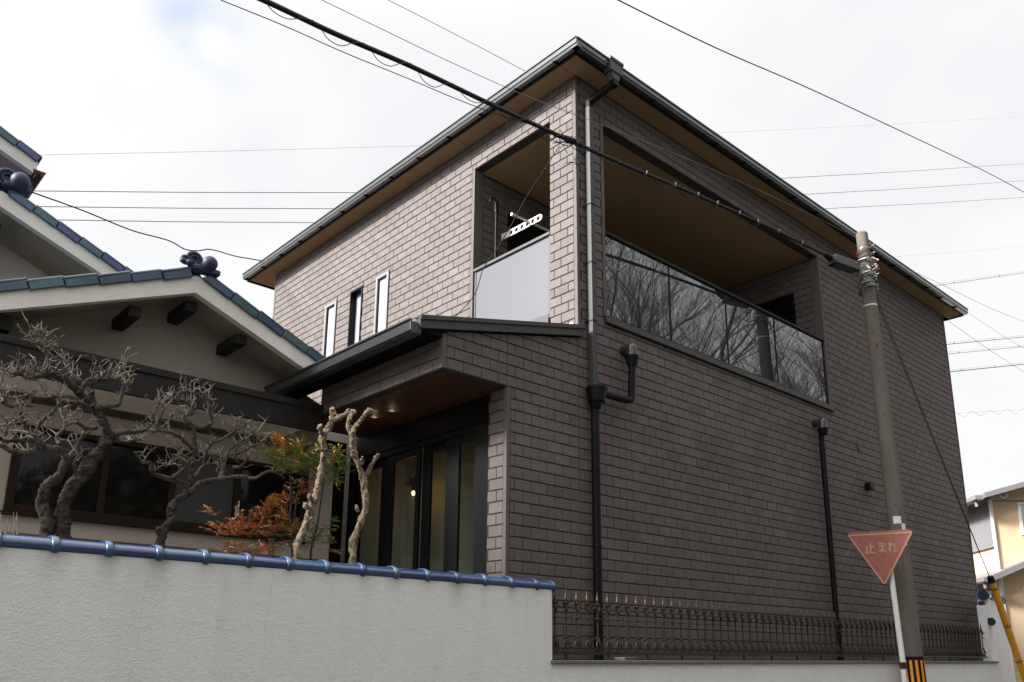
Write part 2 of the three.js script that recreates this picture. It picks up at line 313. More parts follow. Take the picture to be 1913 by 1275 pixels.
{ // ceiling of the balcony and the boarded underside of the eaves, panel by panel
  for (let x = 0.131; x < 5.3; x += 0.91) part(house, 'ceiling_panel', rbox(x, Math.min(x + 0.906, 5.33), BO.y1 + 0.001, BO.y1 + 0.03, -1.7, -0.131, 0.003), M.soffit);
  for (let x = -0.24; x < X1 + 0.24; x += 0.912) part(house, 'soffit_panel', rbox(x, Math.min(x + 0.907, X1 + 0.24), TOP + 0.002, TOP + 0.02, 0.0, 0.24, 0.003), M.soffit);
  for (let z = -0.003; z > Z1 - 0.5; z -= 0.912) part(house, 'soffit_panel', rbox(-0.24, 0.02, TOP + 0.003, TOP + 0.021, Math.max(z - 0.907, Z1 - 0.5), z, 0.003), M.soffit);
  part(house, 'soffit_panel', rbox(-0.0, X1 + 0.24, TOP + 0.004, TOP + 0.02, Z1 - 0.5, Z1 - 0.002, 0.003), M.soffit);
}
{ // fascia, box gutter and roof
  const zb = Z1 - 0.55, xr = X1 + 0.25;
  part(house, 'fascia', [rbox(-0.255, xr, 6.15, 6.34, 0.24, 0.262), rbox(-0.262, -0.24, 6.15, 6.34, zb, 0.262), rbox(xr, xr + 0.022, 6.15, 6.34, zb, 0.262), rbox(-0.24, xr, 6.15, 6.34, zb, zb + 0.022)], M.black);
  const gut = (len) => extr([[0, 0], [0.062, 0], [0.07, 0.03], [0.08, 0.032], [0.08, 0.085], [0.092, 0.087], [0.092, 0.1], [0.07, 0.1], [0.07, 0.04], [0.01, 0.012], [0.01, 0.1], [0, 0.1]], len);
  const L = xr - (-0.345) + 0.02, gb = gut(L).rotateY(Math.PI / 2).applyMatrix4(new THREE.Matrix4().makeScale(1, 1, -1));
  // profile x -> +z, extruded along x
  const flip = (g) => { const i = plain(g), p = i.attributes.position, n = i.attributes.normal; for (let k = 0; k < p.count; k += 3) for (const a of [p, n]) { const t = [a.getX(k), a.getY(k), a.getZ(k)]; a.setXYZ(k, a.getX(k + 1), a.getY(k + 1), a.getZ(k + 1)); a.setXYZ(k + 1, ...t); } return i; };
  part(house, 'gutter', flip(gb).translate(-0.33, 6.172, 0.263), M.gutter);
  const LA = 0.35 - zb, ga = gut(LA).applyMatrix4(new THREE.Matrix4().makeScale(-1, 1, -1));
  part(house, 'gutter', plain(ga).translate(-0.263, 6.172, 0.345), M.gutter);
  for (let x = 0.35; x < xr; x += 0.62) part(house, 'gutter_bracket', rbox(x - 0.007, x + 0.007, 6.152, 6.17, 0.25, 0.345, 0.003), M.black);
  for (let z = 0.0; z > zb; z -= 0.62) part(house, 'gutter_bracket', rbox(-0.345, -0.25, 6.152, 6.17, z - 0.007, z + 0.007, 0.003), M.black);
  const rx0 = -0.25, rx1 = xr, rz0 = zb, rz1 = 0.25, y = 6.27, ry = 7.0, cx0 = 3.2, cx1 = xr - 3.4, cz = (rz0 + rz1) / 2;
  const pts = [rx0, y, rz1, rx1, y, rz1, cx1, ry, cz, rx0, y, rz1, cx1, ry, cz, cx0, ry, cz, rx1, y, rz1, rx1, y, rz0, cx1, ry, cz, rx1, y, rz0, rx0, y, rz0, cx0, ry, cz, rx1, y, rz0, cx0, ry, cz, cx1, ry, cz, rx0, y, rz0, rx0, y, rz1, cx0, ry, cz];
  const g = new THREE.BufferGeometry(); g.setAttribute('position', new THREE.Float32BufferAttribute(pts, 3)); g.computeVertexNormals();
  part(house, 'roof', [g, box(rx0, rx1, 6.2, 6.265, rz0, rz1)], M.roofMetal);
}
// corner trims, opening trims and the sill
part(house, 'corner_trim', rbox(-0.003, 0.042, 3.12, TOP, -0.042, 0.003, 0.003), M.trim);
part(house, 'corner_trim', rbox(-0.958, -0.913, YARD, 2.372, -0.042, 0.003, 0.003), M.trim);
part(house, 'corner_trim', rbox(-1.708, -1.663, 2.378, 2.69, -0.042, 0.003, 0.003), M.trim);
part(house, 'corner_trim', rbox(X1 - 0.042, X1 + 0.003, YARD, TOP, -0.042, 0.003, 0.003), M.trim);
part(house, 'corner_trim', rbox(-0.003, 0.042, YARD, TOP, Z1 - 0.003, Z1 + 0.042, 0.003), M.trim);
part(house, 'opening_trim', rbox(BO.x0 - 0.042, BO.x0 + 0.003, BO.y0 + 0.08, BO.y1, -0.13, 0.003, 0.003), M.trim);
part(house, 'opening_trim', rbox(BO.x1 - 0.003, BO.x1 + 0.042, BO.y0 + 0.08, BO.y1, -0.13, 0.003, 0.003), M.trim);
part(house, 'opening_trim', rbox(-0.003, 0.132, 3.2, AO.y1, AO.z0 - 0.042, AO.z0 + 0.003, 0.003), M.trim);
part(house, 'balcony_sill', [rbox(BO.x0 - 0.03, BO.x1 + 0.05, 3.372, 3.448, -0.16, 0.028, 0.006), rbox(BO.x0 - 0.03, BO.x1 + 0.05, 3.372, 3.392, 0.027, 0.04, 0.004)], M.charcoal);
part(house, 'balcony_sill', rbox(-0.03, 0.16, 3.36, 3.44, AO.z0, AO.z1, 0.006), M.charcoal);
{ // glass balustrades
  const xs = [0.46, 1.58, 2.73, 3.87, 5.18];
  const rail = part(house, 'handrail', rbox(BO.x0 + 0.002, BO.x1 - 0.002, 4.42, 4.462, -0.06, 0.0, 0.01), M.black);
  part(rail, 'bottom_rail', rbox(BO.x0 + 0.002, BO.x1 - 0.002, 3.45, 3.485, -0.05, -0.012, 0.006), M.black);
  for (let i = 0; i < 4; i++) part(house, 'glass_pane', box(xs[i] + 0.012, xs[i + 1] - 0.012, 3.486, 4.419, -0.034, -0.026), M.smoked);
  for (let i = 0; i < 5; i++) part(house, 'balustrade_post', rbox(xs[i] - 0.011, xs[i] + 0.011, 3.486, 4.42, -0.046, -0.018, 0.004), M.black);
  part(house, 'balustrade_stay', [rbox(1.49, 1.53, 3.486, 4.40, -0.12, -0.08, 0.006), rbox(1.535, 1.55, 3.486, 4.40, -0.11, -0.08, 0.004)], M.white);
  part(house, 'balustrade_stay', [rbox(2.64, 2.68, 3.486, 4.40, -0.12, -0.08, 0.006)], M.alu);
  part(house, 'handrail', rbox(-0.005, 0.055, 4.40, 4.442, AO.z0 + 0.002, AO.z1 - 0.002, 0.01), M.charcoal);
  part(house, 'glass_pane', box(0.02, 0.03, 3.5, 4.399, AO.z0 + 0.045, AO.z1 - 0.03), M.milky, { label: 'pale milky balcony pane' });
  for (const z of [AO.z0 + 0.03, AO.z1 - 0.017]) part(house, 'balustrade_post', rbox(0.012, 0.04, 3.44, 4.40, z - 0.013, z + 0.013, 0.004), M.charcoal);
  part(house, 'bottom_rail', rbox(0.01, 0.045, 3.44, 3.499, AO.z0 + 0.045, AO.z1 - 0.031, 0.005), M.charcoal);
}
{ // doors and window of the balcony
  const d = part(house, 'balcony_door', [box(0.551, 0.61, 3.3, 5.4, -1.78, -1.715), box(1.4, 1.46, 3.3, 5.39, -1.78, -1.715), box(2.24, 2.299, 3.3, 5.4, -1.78, -1.715), box(0.611, 2.239, 5.33, 5.39, -1.78, -1.716)], M.black);
  part(d, 'pane', box(0.611, 2.239, 3.3, 5.329, -1.765, -1.755), M.darkPane);
  const s = part(house, 'balcony_window', [box(5.215, 5.28, 3.31, 5.319, -0.47, -0.425), box(5.215, 5.28, 3.31, 5.319, -1.245, -1.2), box(5.216, 5.28, 5.27, 5.318, -1.2, -0.47), box(5.216, 5.28, 3.31, 5.27, -0.86, -0.81)], M.black);
  part(s, 'pane', [box(5.25, 5.256, 3.31, 5.27, -1.2, -0.861), box(5.25, 5.256, 3.31, 5.27, -0.809, -0.47)], M.darkPane);
}
WIN.forEach(([a, b], i) => { // three slit windows
  const w = part(house, 'window', i === 1
    ? [rbox(-0.012, 0.12, WY[0], WY[1], a, a + 0.02), rbox(-0.012, 0.12, WY[0], WY[1], b - 0.02, b), rbox(-0.012, 0.12, WY[1] - 0.02, WY[1], a + 0.021, b - 0.021), rbox(-0.012, 0.12, WY[0], WY[0] + 0.02, a + 0.021, b - 0.021)]
    : [rbox(-0.02, 0.05, WY[0], WY[1], a, a + 0.045), rbox(-0.02, 0.05, WY[0], WY[1], b - 0.045, b), rbox(-0.02, 0.05, WY[1] - 0.045, WY[1], a + 0.046, b - 0.046), rbox(-0.02, 0.05, WY[0], WY[0] + 0.045, a + 0.046, b - 0.046)],
    i === 1 ? M.black : M.greyTrim, i === 1 ? { label: 'slit window with black recessed frame' } : {});
  const k = i === 1 ? 0.022 : 0.048, x = i === 1 ? 0.085 : 0.012;
  part(w, 'pane', box(x, x + 0.008, WY[0] + k, WY[1] - k, a + k, b - k), M.pane);
  if (i !== 1) part(w, 'gasket', [box(-0.006, 0.011, WY[0] + k, WY[1] - k, a + k, a + k + 0.012), box(-0.006, 0.011, WY[1] - k - 0.012, WY[1] - k - 0.001, a + k + 0.013, b - k)], M.black);
});
{ // porch: lean-to roof, gutter, plank soffit, lights, glazed doors and the room behind them
  const slope = (x, o) => 3.215 + 0.231 * x + o;
  const slab = (o0, o1, x0, x1, z0, z1) => extr([[x0, slope(x0, o0)], [x1, slope(x1, o0)], [x1, slope(x1, o1)], [x0, slope(x0, o1)]], z1 - z0).translate(0, 0, z0);
  part(house, 'porch_roof', slab(-0.05, -0.012, -1.97, 0.0, -2.6, 0.012), M.roofMetal);
  part(house, 'verge_trim', [slab(-0.105, 0.0, -1.98, 0.04, 0.013, 0.045), slab(-0.03, 0.008, -1.985, 0.045, 0.0455, 0.062), slab(-0.002, 0.012, -1.98, 0.04, -0.05, 0.012)], M.charcoal);
  part(house, 'wall_flashing', rbox(-0.02, -0.011, 3.2, 3.28, -1.7, -0.05, 0.003), M.alu);
  part(house, 'porch_fascia', rbox(-1.955, -1.925, 2.62, 2.745, -2.6, 0.0), M.black);
  part(house, 'porch_gutter', [rbox(-2.055, -1.956, 2.60, 2.62, -2.62, 0.03, 0.008), rbox(-2.07, -2.052, 2.612, 2.715, -2.62, 0.03, 0.007), rbox(-2.085, -2.06, 2.70, 2.722, -2.62, 0.03, 0.006), rbox(-2.055, -1.957, 2.621, 2.7, 0.015, 0.028, 0.004)], M.gutter);
  part(house, 'eave_board', rbox(-1.924, -1.697, 2.655, 2.67, -2.6, -0.001, 0.003), M.black);
  for (let i = 0; i < 8; i++) part(house, 'soffit_plank', rbox(-1.598 + i * 0.0965, -1.598 + i * 0.0965 + 0.093, 2.379, 2.391, -2.6, -0.131, 0.003), M.wood);
  for (const z of [-0.72, -1.06, -1.4, -1.72]) { if (z > -1.2) continue; const f = part(house, 'downlight', new THREE.TorusGeometry(0.036, 0.007, 8, 24).rotateX(Math.PI / 2).translate(-1.26, 2.377, z), M.alu); part(f, 'lens', new THREE.CylinderGeometry(0.031, 0.031, 0.004, 20).translate(-1.26, 2.378, z), M.spot);
    const l = new THREE.PointLight(rgb(1, 0.7, 0.45), 0.004, 0, 2); l.position.set(-1.26, 2.33, z); l.castShadow = true; scene.add(l); }
  part(house, 'shutter_box', rbox(-0.9, -0.75, 2.13, 2.378, -2.75, -0.262), M.black);
  const fr = part(house, 'door_frame', [rbox(-0.9, -0.76, YARD + 0.12, 2.128, -0.5, -0.262), rbox(-0.9, -0.76, YARD + 0.12, 2.128, -2.75, -2.66), rbox(-0.89, -0.77, 2.06, 2.127, -2.659, -0.501), rbox(-0.9, -0.76, YARD + 0.06, YARD + 0.12, -2.75, -0.262)], M.black);
  const sash = (z0, z1, s0, s1, x) => { const q = part(house, 'sliding_door', [rbox(x, x + 0.035, 0.02, 2.058, z0, z0 + s0), rbox(x, x + 0.035, 0.02, 2.058, z1 - s1, z1), rbox(x, x + 0.035, 0.02, 0.08, z0 + s0 + 0.001, z1 - s1 - 0.001), rbox(x, x + 0.035, 1.985, 2.058, z0 + s0 + 0.001, z1 - s1 - 0.001)], M.black); part(q, 'pane', box(x + 0.015, x + 0.021, 0.081, 1.984, z0 + s0, z1 - s1), M.clear); };
  sash(-0.98, -0.502, 0.2, 0.03, -0.88); sash(-1.42, -0.985, 0.13, 0.02, -0.84); sash(-2.03, -1.425, 0.13, 0.06, -0.88); sash(-2.655, -2.035, 0.06, 0.14, -0.84);
  part(house, 'curtain', [-0.56, -0.6, -0.64, -0.68, -0.72, -0.76].map((z) => cyl(-0.68 + 0.01 * Math.sin(z * 90), 0.1, 2.0, z, 0.022)), M.curtain);
  part(house, 'room', [box(-0.74, -0.09, 0.0, 0.02, -2.76, -0.14), box(-0.74, -0.09, 2.3, 2.34, -2.76, -0.14), box(-0.14, -0.09, 0.021, 2.299, -2.76, -0.191), box(-0.74, -0.09, 0, 2.34, -2.82, -2.765), box(-0.74, -0.09, 0.021, 2.299, -0.19, -0.141)], M.room);
}
{ // rain pipes and vents
  const px = 0.155, z = 0.058;
  part(house, 'gutter_hopper', [rbox(0.17, 0.37, 6.13, 6.285, 0.262, 0.372, 0.008), rbox(0.16, 0.38, 6.255, 6.295, 0.255, 0.382, 0.008), extr([[0.2, 6.13], [0.34, 6.13], [0.32, 6.05], [0.23, 6.05]], 0.075, [], 0.004).translate(0, 0, 0.28)], M.charcoal);
  const d = part(house, 'downpipe', [rbox(px - 0.034, px + 0.034, 2.55, 5.86, z - 0.034, z + 0.034, 0.006)], M.pipeGrey);
  part(d, 'pipe_elbow', [rod(V(0.275, 6.03, 0.31), V(px, 5.87, 0.075), 0.042, 0.042, 4), rbox(0.235, 0.315, 5.99, 6.06, 0.275, 0.355, 0.006), rbox(px - 0.037, px + 0.037, 5.80, 5.885, z - 0.037, z + 0.037, 0.006)], M.black);
  for (const y of [5.25, 4.62, 3.95, 3.3]) part(d, 'pipe_bracket', [rbox(px - 0.038, px + 0.038, y - 0.008, y + 0.008, 0.01, z + 0.038, 0.003), cyl(px - 0.055, y - 0.02, y - 0.005, 0.02, 0.012)], M.black);
  part(house, 'collector_box', [new THREE.CylinderGeometry(0.1, 0.082, 0.13, 18).translate(px, 2.5, 0.1), new THREE.CylinderGeometry(0.107, 0.107, 0.025, 18).translate(px, 2.572, 0.1), cyl(px, 2.37, 2.44, 0.08, 0.05, 0.075)], M.black);
  const lo = part(house, 'downpipe', cyl(px, YARD, 2.4, 0.07, 0.042), M.black);
  for (const y of [1.75, 1.0, 0.45]) part(lo, 'pipe_bracket', cyl(px, y - 0.011, y + 0.011, 0.07, 0.047), M.black);
  const cowl = (x, y, zc, r) => [new THREE.SphereGeometry(r, 18, 10, 0, 2 * Math.PI, 0, Math.PI / 2).translate(x, y, zc), cyl(x, y - 0.085, y, zc, r), new THREE.CylinderGeometry(r, r, zc, 18).rotateX(Math.PI / 2).translate(x, y, zc / 2)];
  const c1 = part(house, 'overflow_drain', cowl(0.69, 3.13, 0.12, 0.055), M.gutter);
  part(c1, 'cup', [cyl(0.69, 2.95, 3.04, 0.12, 0.055, 0.078, 18), cyl(0.69, 2.94, 2.955, 0.12, 0.05)], M.black);
  part(c1, 'drain_pipe', [wireTube([V(0.69, 2.95, 0.12), V(0.69, 2.62, 0.1), V(0.685, 2.575, 0.1), V(0.64, 2.555, 0.1), V(0.24, 2.54, 0.1)], 0.037, 40, 14)], M.black);
  const c2 = part(house, 'overflow_drain', cowl(4.69, 3.09, 0.12, 0.055), M.gutter);
  part(c2, 'cup', [cyl(4.69, 2.91, 3.0, 0.12, 0.05, 0.075, 18)], M.black);
  part(c2, 'drain_pipe', cyl(4.69, YARD, 2.92, 0.09, 0.038), M.black);
  for (const y of [2.7, 1.6, 0.9]) part(c2, 'pipe_bracket', cyl(4.69, y - 0.01, y + 0.01, 0.09, 0.043), M.black);
  part(house, 'vent_hood', [rbox(6.02, 6.14, 2.35, 2.4, 0.0, 0.09, 0.012), new THREE.CylinderGeometry(0.06, 0.06, 0.09, 18, 1, false).rotateX(Math.PI / 2).translate(6.08, 2.405, 0.046)], M.black);
  part(house, 'vent_cap', new THREE.CylinderGeometry(0.05, 0.05, 0.02, 18).rotateX(Math.PI / 2).translate(5.95, 2.98, 0.012), M.trim);
}
{ // laundry fittings on the balcony
  const holes = []; for (let i = 0; i < 6; i++) { const p = new THREE.Path(); p.absellipse(0.20 + i * 0.095, 0, 0.03, 0.03, 0, Math.PI * 2, true); holes.push(p); }
  const s = []; for (let i = 0; i <= 10; i++) { const a = -Math.PI / 2 + (i / 10) * Math.PI; s.push([0.70 + 0.042 * Math.cos(a), 0.042 * Math.sin(a)]); } s.push([0, 0.042], [0, -0.042]);
  const arm = (x) => { const g = extr(s, 0.016, holes); g.rotateY(-Math.PI / 2).translate(x, 5.02, -1.72); return part(house, 'laundry_arm', g, M.white); };
  arm(0.46);
  part(house, 'hook_pole', [cyl(0.27, 3.3, 5.28, -1.6, 0.02), cyl(0.27, 5.25, 5.4, -1.6, 0.028), new THREE.TorusGeometry(0.05, 0.012, 8, 16, Math.PI * 1.2).translate(0.22, 5.38, -1.6)], M.black);
}
{ // brick cladding, brick by brick
  const pieces = [];   // {poly in wall coordinates (u, v), place(u, v, n)}
  const clipRect = (r, h) => { // parts of r outside h
    if (h.u1 <= r.u0 || h.u0 >= r.u1 || h.v1 <= r.v0 || h.v0 >= r.v1) return [r];
    const o = []; if (h.u0 > r.u0) o.push({ ...r, u1: h.u0 }); if (h.u1 < r.u1) o.push({ ...r, u0: h.u1 });
    const a = Math.max(r.u0, h.u0), b = Math.min(r.u1, h.u1);
    if (h.v0 > r.v0) o.push({ u0: a, u1: b, v0: r.v0, v1: h.v0 }); if (h.v1 < r.v1) o.push({ u0: a, u1: b, v0: h.v1, v1: r.v1 });
    return o;
  };
  function clad(wall, rect, holes, topLine) {
    const k0 = Math.floor((rect.v0 - 2.375) / COURSE), k1 = Math.ceil((rect.v1 - 2.375) / COURSE), p0 = Math.floor((rect.u0 + 0.955) / PANEL), p1 = Math.ceil((rect.u1 + 0.955) / PANEL);
    for (let k = k0; k < k1; k++) for (let p = p0; p < p1; p++) {
      const P0 = -0.955 + p * PANEL, v0 = 2.375 + k * COURSE, off = (((k % 2) + 2) % 2) * 0.5 * BW;
      for (let u = P0 - off; u < P0 + PANEL - 0.02; u += BW) {
        let r = { u0: Math.max(u, P0, rect.u0), u1: Math.min(u + BW, P0 + PANEL, rect.u1), v0: Math.max(v0, rect.v0), v1: Math.min(v0 + COURSE, rect.v1) };
        if (r.u1 - r.u0 < 0.03 || r.v1 - r.v0 < 0.03) continue;
        let list = [r]; for (const h of holes) list = list.flatMap((q) => clipRect(q, h));
        for (const q of list) {
          const jh = Math.abs(q.u0 - Math.round((q.u0 + 0.955) / PANEL) * PANEL + 0.955) < 0.004 ? J * 0.32 : J * 0.32;
          let poly = [[q.u0 + jh, q.v0 + J / 2], [q.u1 - J * 0.32, q.v0 + J / 2], [q.u1 - J * 0.32, q.v1 - J / 2], [q.u0 + jh, q.v1 - J / 2]], rectangle = true;
          if (topLine) {
            const out = []; rectangle = poly.every(([x, y]) => y <= topLine(x));
            for (let i = 0; i < poly.length; i++) { const a = poly[i], b = poly[(i + 1) % poly.length], da = a[1] - topLine(a[0]), db = b[1] - topLine(b[0]); if (da <= 0) out.push(a); if (da * db < 0) { const t = da / (da - db); out.push([mix(a[0], b[0], t), mix(a[1], b[1], t)]); } }
            poly = out;
          }
          if (poly.length < 3) continue;
          const us = poly.map((a) => a[0]), vs = poly.map((a) => a[1]);
          if (Math.max(...us) - Math.min(...us) < 0.018 || Math.max(...vs) - Math.min(...vs) < 0.018) continue;
          pieces.push({ poly, rectangle, wall, u: Math.min(...us), v: Math.min(...vs), w: Math.max(...us) - Math.min(...us), h: Math.max(...vs) - Math.min(...vs) });
        }
      }
    }
  }
  const H = (u0, u1, v0, v1) => ({ u0, u1, v0, v1 });
  // sealant in the upright joints between the siding boards
  const seams = [], seam = (u, v0, v1, turn) => seams.push(turn ? box(0.0012, 0.0085, v0, v1, u - 0.003, u + 0.003) : box(u - 0.003, u + 0.003, v0, v1, -0.0085, -0.0012));
  for (let p = 0; p < 13; p++) { const u = -0.955 + p * PANEL; if (u < -0.9) continue; if (u > X1 - 0.05) break; if (u < 0) { seam(u, YARD, 3.05, 0); continue; } if (u > BO.x0 - 0.05 && u < BO.x1 + 0.05) { seam(u, YARD, 3.365, 0); seam(u, BO.y1 + 0.002, TOP, 0); } else seam(u, YARD, TOP, 0); }
  for (let p = -7; p <= 0; p++) { const u = -0.955 + p * PANEL; if (u < Z1 + 0.05) continue; if (u > AO.z0 - 0.05 && u < AO.z1) seam(u, AO.y1 + 0.002, TOP, 1); else if (!WIN.some(([a, b]) => u > a - 0.01 && u < b + 0.01)) seam(u, 3.2, TOP, 1); else seam(u, WY[1] + 0.01, TOP, 1); }
  for (const g of seams) part(house, 'sealant_joint', g, M.sealant);
  const WB = { mesh: wallMeshes.B, turn: 0, o: V(0, 0, -RELIEF) }, WA = { mesh: wallMeshes.A, turn: 1, o: V(RELIEF, 0, 0) };
  clad(WB, H(0.045, X1 - 0.045, 3.1135, TOP), [H(BO.x0 - 0.045, BO.x1 + 0.045, BO.y0 + 0.075, BO.y1), H(BO.x0 - 0.03, BO.x1 + 0.05, 3.37, 3.45)]);
  clad(WB, H(0.0, X1 - 0.045, YARD, 3.1135), []);
  clad(WB, H(-1.66, 0.0, 2.378, 3.1135), [], (x) => 3.10 + 0.231 * x);
  clad(WB, H(-0.91, 0.0, YARD, 2.375), []);
  clad(WA, H(Z1 + 0.045, -0.045, 3.2, TOP), [H(AO.z0 - 0.045, AO.z1, AO.y0, AO.y1), ...WIN.map(([a, b]) => H(a - 0.006, b + 0.006, WY[0], WY[1] + 0.006))]);
  clad({ mesh: wallMeshes.beam, turn: 1, o: V(-1.696, 0, 0) }, H(-2.05, -0.045, 2.378, 2.655), []);
  clad({ mesh: wallMeshes.pillar, turn: 1, o: V(-0.946, 0, 0) }, H(-0.258, -0.045, YARD, 2.372), []);
  clad({ mesh: wallMeshes.back, turn: 0, o: V(0, 0, -1.709) }, H(0.14, 5.2, 3.35, BO.y1), [H(0.55, 2.3, 3.3, 5.4)]);
  clad({ mesh: wallMeshes.side, turn: 1, o: V(5.209, 0, 0) }, H(-1.69, -0.135, 3.35, BO.y1), [H(-1.25, -0.42, 3.3, 5.32)]);
  const prism = (poly) => { // proud face with a chamfered edge, relief along +z
    const c = 0.0035, cx = poly.reduce((s, a) => s + a[0], 0) / poly.length, cy = poly.reduce((s, a) => s + a[1], 0) / poly.length, n = poly.length;
    const us = poly.map((a) => a[0]), vs = poly.map((a) => a[1]), w = Math.max(...us) - Math.min(...us), h = Math.max(...vs) - Math.min(...vs);
    const inn = poly.map(([x, y]) => [cx + (x - cx) * (1 - (2 * c) / w), cy + (y - cy) * (1 - (2 * c) / h)]), z = RELIEF, pos = [];
    for (let i = 1; i < n - 1; i++) pos.push(...inn[0], z, ...inn[i], z, ...inn[i + 1], z);
    for (let i = 0; i < n; i++) { const j = (i + 1) % n, A = poly[i], B = poly[j], a = inn[i], b = inn[j]; pos.push(...A, z - c, ...B, z - c, ...b, z, ...A, z - c, ...b, z, ...a, z, ...A, 0, ...B, 0, ...B, z - c, ...A, 0, ...B, z - c, ...A, z - c); }
    const g = new THREE.BufferGeometry(); g.setAttribute('position', new THREE.Float32BufferAttribute(pos, 3)); g.computeVertexNormals();
    return g;
  };
  const seen = (q) => { // how large the piece shows from the street
    const u = q.u + q.w / 2, v = q.v + q.h / 2, p = q.wall.turn ? V(q.wall.o.x, v, u) : V(u, v, q.wall.o.z), n = q.wall.turn ? V(-1, 0, 0) : V(0, 0, 1), d = EYE.clone().sub(p), L = d.length();
    const s = p.clone().project(camera);
    if (Math.abs(s.x) > 0.99 || Math.abs(s.y) > 0.99) return 0;
    if (q.v < 0.62 && u < -0.85) return 0;
    return Math.max(0, n.dot(d) / L) * q.w * q.h / (L * L);
  };
  for (const q of pieces) { q.size = q.rectangle ? seen(q) : 0; q.tone = Math.min(4, Math.max(0, Math.floor(2.5 + 9 * (fbm3(q.u * 1.7 + q.wall.turn * 40, q.v * 2.6, 4.5, 3) - 0.5) + rr(-1.5, 1.5)))); q.shift = [rnd() * 3, rnd() * 3]; }
  const order = [...pieces].sort((a, b) => b.size - a.size), single = new Set(order.slice(0, 300));
  const cache = new Map(), rest = [], r0 = rootOf(house);
  for (const q of pieces) {
    const toWorld = (g) => (q.wall.turn ? g.rotateY(-Math.PI / 2) : g);
    if (single.has(q)) {
      const key = [q.w.toFixed(3), q.h.toFixed(3), q.wall.turn, Math.floor(rnd() * 3)].join();
      if (!cache.has(key)) { const g = boxUV(prism(q.poly.map(([x, y]) => [x - q.u, y - q.v]))); const uv = g.attributes.uv, s = q.shift; for (let i = 0; i < uv.count; i++) uv.setXY(i, uv.getX(i) + s[0], uv.getY(i) + s[1]); cache.set(key, toWorld(g)); }
      const m = new THREE.Mesh(cache.get(key), M.bricks[q.tone]); m.name = 'brick'; m.castShadow = m.receiveShadow = true;
      m.position.set(q.wall.turn ? q.wall.o.x : q.u, q.v, q.wall.turn ? q.u : q.wall.o.z).sub(r0);
      q.wall.mesh.add(m);
    } else {
      const g = boxUV(prism(q.poly)), uv = g.attributes.uv, k = TONES[q.tone], hu = HUES[q.tone], col = new Float32Array(g.attributes.position.count * 3).map((_, i) => k * hu[i % 3]);
      for (let i = 0; i < uv.count; i++) uv.setXY(i, uv.getX(i) + q.shift[0], uv.getY(i) + q.shift[1]);
      g.setAttribute('color', new THREE.BufferAttribute(col, 3));
      rest.push(toWorld(g).translate(q.wall.turn ? q.wall.o.x : 0, 0, q.wall.turn ? 0 : q.wall.o.z));
    }
  }
  part(house, 'brick_field', rest, M.brickField, { keepUV: true, kind: 'stuff' });
  console.log('bricks', pieces.length);
}
// lamp behind the porch glass, laundry pole on the balcony arm
{
  const p = onX(772, 922, -0.45), t = thing('hanging_lamp', 'small glowing filament bulb hanging behind the porch glass', 'lamp', [p.x, p.y - 0.06, p.z]);
  part(t, 'bulb', new THREE.SphereGeometry(0.019, 14, 10).scale(1, 1.5, 1).translate(p.x, p.y, p.z), M.bulb);
  part(t, 'socket', cyl(p.x, p.y + 0.026, p.y + 0.075, p.z, 0.014), M.black);
  part(t, 'cord', cyl(p.x, p.y + 0.075, 2.3, p.z, 0.004), M.black);
  part(t, 'dried_flowers', [...Array(46)].map(() => { const a = V(p.x + rr(-0.02, 0.02), p.y + rr(0.07, 0.12), p.z + rr(-0.03, 0.03)); return limb([a, a.clone().add(V(rr(-0.05, 0.05), rr(-0.02, 0.12), rr(-0.12, 0.07)))], [0.004, 0.006], 4); }), M.darkWood);
  const l = new THREE.PointLight(rgb(1, 0.45, 0.13), 0.03, 0, 2); l.position.copy(p); l.castShadow = true; scene.add(l);
  const q = onZ(969, 405, -1.32), e = V(q.x + 2.6, q.y + 0.0, q.z);
  const lp = thing('laundry_pole', 'pale laundry pole resting through the perforated arm on the balcony', 'pole', [q.x, q.y, q.z]);
  part(lp, 'tube', rod(V(0.2, 5.03, -1.2), V(2.6, 5.03, -1.2), 0.016), M.ivory); part(lp, 'end_cap', rod(V(0.16, 5.03, -1.2), V(0.24, 5.03, -1.2), 0.021), M.ivory);
}

